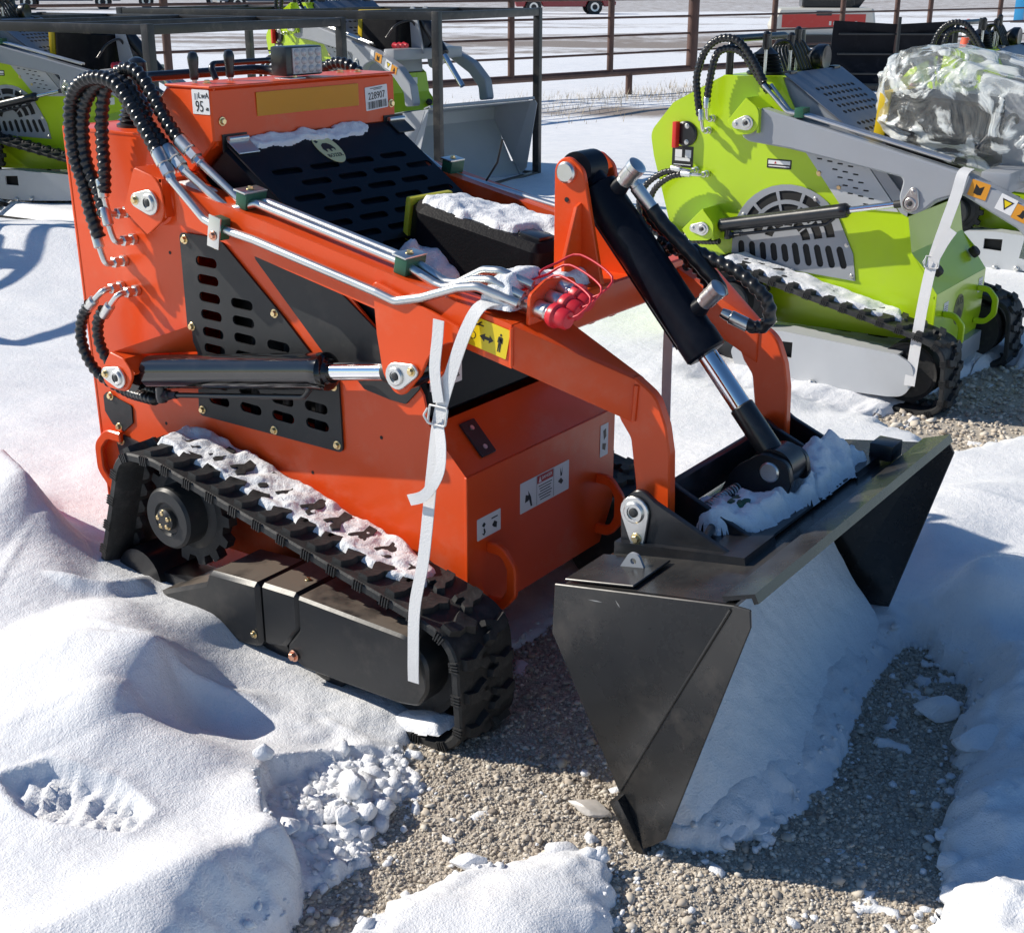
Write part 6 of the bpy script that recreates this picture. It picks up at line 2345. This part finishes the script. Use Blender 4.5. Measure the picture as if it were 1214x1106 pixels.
bm = bmesh.new()
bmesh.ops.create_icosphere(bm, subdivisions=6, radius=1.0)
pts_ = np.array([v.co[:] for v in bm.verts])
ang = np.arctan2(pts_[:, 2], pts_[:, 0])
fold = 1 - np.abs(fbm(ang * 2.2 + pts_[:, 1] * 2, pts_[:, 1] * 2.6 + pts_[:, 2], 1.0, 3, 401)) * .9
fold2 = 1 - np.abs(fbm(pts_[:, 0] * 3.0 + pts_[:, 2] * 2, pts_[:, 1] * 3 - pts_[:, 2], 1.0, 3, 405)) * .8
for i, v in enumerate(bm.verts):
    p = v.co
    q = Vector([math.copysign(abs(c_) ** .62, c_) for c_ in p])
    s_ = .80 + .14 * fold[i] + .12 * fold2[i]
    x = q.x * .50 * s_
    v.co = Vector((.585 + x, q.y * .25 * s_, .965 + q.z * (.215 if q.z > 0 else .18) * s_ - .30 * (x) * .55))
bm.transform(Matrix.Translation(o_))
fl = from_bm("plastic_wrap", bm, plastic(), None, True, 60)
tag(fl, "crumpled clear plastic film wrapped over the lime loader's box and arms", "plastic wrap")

# ---- pipe fence


def fence_pt(t):
    """t in metres along the fence from the short leg; towards +Y positive"""
    return Vector((-7.19 + .21 * t, 13.14 + .978 * t, 0))


fe = empty("pipe_fence", (-7.19, 13.14, 0))
tag(fe, "rusty brown pipe fence with thin horizontal rails across the yard", "fence")
fd = (fence_pt(1) - fence_pt(0)).normalized()


def frail(t0, t1, z, r, nm="fence_rail"):
    a_ = fence_pt(t0) - fence_pt(0) + Vector((0, 0, z))
    b__ = fence_pt(t1) - fence_pt(0) + Vector((0, 0, z))
    bm_ = bmesh.new()
    sweep_bm(bm_, [a_, b__], r, 10)
    return from_bm(nm, bm_, RUSTY, fe)


frail(-14, 22, .32, .045, "bottom_pipe")
for z in (.56, .78, 1.0, 1.22, 1.44):
    frail(-14, 22, z, .014)
frail(-14, 22, 1.66, .04, "top_pipe")
for t in (-9.0, -6.6, -4.4, -2.05, -.32, 1.30, 3.1, 4.8, 6.3, 7.3, 9.6, 12.6, 15.0, 18.0):
    p_ = fence_pt(t) - fence_pt(0)
    rr_ = .075 if abs(t - 1.30) < .1 else .042
    bm_ = bmesh.new()
    sweep_bm(bm_, [p_ + Vector((0, 0, .32)), p_ + Vector((0, 0, 1.66))], rr_, 12)
    from_bm("fence_post", bm_, RUSTY, fe)
for t in (-12, -6.0, .05, 6.0, 12):
    p_ = fence_pt(t) - fence_pt(0)
    bm_ = bmesh.new()
    sweep_bm(bm_, [p_ + Vector((0, 0, -.1)), p_ + Vector((0, 0, .32))], .045, 12)
    from_bm("fence_leg", bm_, RUSTY, fe)

# ---- dry grass near the fence
GRASS = mat("dry_grass", (.42, .34, .22), .8, var=.3, vscale=3)
gn = 5200
rg = np.random.RandomState(12)
bm = bmesh.new()
for k in range(gn):
    t = rg.uniform(-6.5, 5)
    off = rg.normal(-.6, .55)
    p = fence_pt(t) + Vector((-fd.y, fd.x, 0)) * -off * -1
    a = rg.uniform(0, 6.28)
    h = rg.uniform(.04, .13) * (1.5 if rg.uniform() < .1 else 1)
    w = .004
    dx_, dy_ = math.cos(a), math.sin(a)
    z0_ = .02
    v0 = bm.verts.new((p.x - dy_ * w, p.y + dx_ * w, z0_))
    v1 = bm.verts.new((p.x + dy_ * w, p.y - dx_ * w, z0_))
    v2 = bm.verts.new((p.x + dx_ * h * .5, p.y + dy_ * h * .5, z0_ + h))
    bm.faces.new((v0, v1, v2))
o = from_bm("dry_grass", bm, GRASS, None, False)
tag(o, kind='stuff')

# ---- far vehicles


def wheel_bm(parent, x, y, z, r, w, side):
    wv = lathe("wheel", (x, y, z), (0, side, 0), [(r * .55, -w), (r, -w * .9), (r, 0), (r * .62, .01)], TYRE, parent, 28)
    lathe("rim", (x, y + side * .005, z), (0, side, 0), [(r * .6, 0), (r * .58, .012), (r * .2, .0)], ZINC, wv, 20)
    return wv


def pickup(name, loc, rz, paint, label, kind='pickup'):
    o = empty(name, loc, rz)
    tag(o, label, "truck" if kind == 'pickup' else "car", "vehicles parked far behind the fence")
    L, W = (5.6, 1.95) if kind == 'pickup' else (4.6, 1.8)
    if kind == 'pickup':
        prof = [(-2.75, .50), (-2.8, 1.05), (-.85, 1.08), (-.7, 1.75), (.75, 1.78), (1.35, 1.2), (2.65, 1.08), (2.78, .75), (2.75, .45)]
    else:
        prof = [(-2.25, .40), (-2.3, .95), (-1.9, 1.05), (-1.3, 1.42), (.35, 1.45), (1.15, 1.0), (2.1, .88), (2.28, .6), (2.2, .35)]
    wx_ = (-1.85, 1.85) if kind == 'pickup' else (-1.4, 1.4)
    r = .40 if kind == 'pickup' else .34
    outl = []
    outl = list(prof)
    base = prof[-1][1]
    for cx_ in sorted(wx_, reverse=True):
        outl += [(cx_ + r * 1.25, base)] + [(cx_ + r * 1.2 * math.cos(a_), r + r * 1.2 * math.sin(a_)) for a_ in [R(q) for q in range(10, 171, 20)]] + [(cx_ - r * 1.25, base)]
    b_ = plate("car_body", XZ(-W / 2), outl, W, paint, o, bevel=.03)
    win = [(-.6, 1.15), (-.55, 1.62), (.65, 1.65), (1.15, 1.2)] if kind == 'pickup' else [(-1.6, 1.02), (-1.2, 1.34), (.3, 1.36), (.95, 1.0)]
    for side in (-1, 1):
        plate("side_window", XZ(side * W / 2 + (-.006 if side < 0 else .001)), win, .005, GLASSD, o)
        for cx_ in wx_:
            wheel_bm(o, cx_, side * (W / 2 + .01), r, r, .24, side)
    for y in (-.75, .75):
        box("tail_light", (prof[0][0] - .03, y, .85), (.04, .18, .28), LABELR, o, bevel=.01)
        box("headlight", (prof[-2][0] - .02, y, .72), (.06, .28, .16), LENS, o, bevel=.01)
    box("bumper", (prof[0][0] - .06, 0, .50), (.14, W * .96, .16), ZINC if kind == 'pickup' else paint, o, bevel=.02)
    return o


pickup("parked_pickup", (-58.3, 50.1, 0), R(50 + 180), BEIGE, "beige pickup truck parked far away at the top left")
pickup("parked_pickup", (-49.5, 48.5, 0), R(55), mat("slate_car_paint", (.09, .12, .17), .35, coat=.5), "slate blue pickup parked right of the beige pickup far away")
pickup("parked_pickup", (-59.2, 43.2, 0), R(50), mat("navy_car_paint", (.03, .06, .12), .35, coat=.5), "dark blue pickup parked far away at the top left corner")
pickup("parked_car", (-33.2, 51.0, 0), R(40 + 180), CARRED, "dark red car parked far away above the steel crate", 'car')

# white and red machine
wm = empty("compact_excavator", (-10.6, 27.6, 0), R(30))
wm.scale = (1.0, .8, .8)
tag(wm, "white and red compact machine standing behind the fence", "excavator")
pl_ = rounded([(-1.15, .35), (-1.2, .62), (-1.05, 1.10), (1.05, 1.10), (1.12, .62), (1.1, .35)], .08, 4)
plate("counterweight", XZ(-.75), pl_, 1.4, WHITEP, wm, bevel=.05)
box("red_band", (-.05, -.757, .76), (1.85, .012, .36), REDP, wm, bevel=.0)
for k in range(7):
    box("band_stroke", (.10 + .095 * k, -.765, .70), (.05, .006, .11 - .03 * (k % 2)), WHITEP, wm, bevel=0)
box("handle_recess", (-.05, -.768, .96), (.34, .02, .12), BLACK, wm, bevel=.03)
for sx_ in (-1, 1):
    plate("crawler_track", XZ(-.9 if sx_ < 0 else .5), rounded([(-1.1, 0), (1.1, 0), (1.1, .38), (-1.1, .38)], .18, 6), .4, TYRE, wm, bevel=.02)
plate("cab", XZ(-.1), rounded([(-.5, 1.1), (.7, 1.1), (.62, 2.45), (-.45, 2.45)], .08, 4), .85, BLACK, wm, bevel=.03)
for a_ in (0, 1):
    plate("cab_window", XZ(-.106), [(-.38, 1.3), (.58, 1.3), (.52, 2.3), (-.35, 2.3)], .004, GLASSD, wm) if a_ == 0 else None
box("boom", (.9, .2, 1.5), (.25, .25, 1.2), BLACK, wm, rot=Matrix.Rotation(R(30), 3, 'Y'), bevel=.03)

# dark snow plough
pw = empty("snow_plough", (-4.54, 15.78, 0), R(33), .86)
tag(pw, "dark two-winged snow plough blade standing behind the lime loader", "plough")
for sx_ in (-1, 1):
    bm = bmesh.new()
    rows = []
    for i in range(9):
        a_ = i / 8
        z_ = .10 + .95 * a_
        dxx = .16 * math.sin(a_ * math.pi * .9)
        rows.append((z_, dxx))
    V0 = []
    for xx in (0.02, .98):
        for (z_, dxx) in rows:
            V0.append(((sx_ * xx), dxx + .10 * xx, z_ + (.05 * xx)))
    n_ = len(rows)
    vs_ = [bm.verts.new(v) for v in V0] + [bm.verts.new((v[0], v[1] + .03, v[2])) for v in V0]
    for off in (0, 2 * n_):
        for i in range(n_ - 1):
            bm.faces.new((vs_[off + i], vs_[off + i + 1], vs_[off + n_ + i + 1], vs_[off + n_ + i]))
    for i in range(n_ - 1):
        for c0 in (0, n_):
            bm.faces.new((vs_[c0 + i], vs_[c0 + i + 1], vs_[2 * n_ + c0 + i + 1], vs_[2 * n_ + c0 + i]))
    for i in (0, n_ - 1):
        bm.faces.new((vs_[i], vs_[n_ + i], vs_[3 * n_ + i], vs_[2 * n_ + i]))
    from_bm("plough_wing", bm, PLOUGH, pw)
    box("cutting_edge", (sx_ * .5, .03, .09), (.96, .02, .14), BLACK, pw, bevel=.004)
tube("centre_hinge", [(0, -.02, .05), (0, -.0, 1.16)], .028, PLATE, pw, seg=12)
for k, zz in enumerate((.3, .6, .9)):
    box("blade_rib", (.0, .12, zz), (1.8, .03, .03), BLACK, pw, bevel=.003)
box("push_frame", (0, .45, .25), (.5, .6, .1), BLACK, pw, bevel=.01)

# black pallet with snow between
pb = box("black_toolbox", (-1.95, 9.3, .25), (.55, .35, .22), BLACK, bevel=.02)
tag(pb, "black box dusted with snow between the lime loader and the plough", "box")
snow_patch("snow_patch", Matrix.Translation((-1.95, 9.3, .36)), [(-.26, -.16), (.26, -.16), (.26, .16), (-.26, .16)], .05, "snow on top of the black box behind the lime loader", .06, 22, .02, .4)

# cone and blue post
cn = empty("traffic_cone", (-6.9, 26.4, 0))
tag(cn, "faded orange traffic cone behind the plough", "cone")
lathe("cone_body", (0, 0, .03), (0, 0, 1), [(.15, 0), (.035, .68), (.02, .69)], CONE, cn, 24)
box("cone_base", (0, 0, .016), (.38, .38, .032), CONE, cn, bevel=.01)
lathe("cone_collar", (0, 0, .36), (0, 0, 1), [(.102, 0), (.073, .16)], LABELW, cn, 24)
bp_ = empty("blue_post", (-12.4, 50.3, 0))
tag(bp_, "bright blue post at the top right corner", "post")
box("post_body", (0, 0, .95), (.34, .30, 1.9), BLUEP, bp_, bevel=.02)
box("post_base", (0, 0, .03), (.5, .46, .06), FRAME, bp_, bevel=.01)
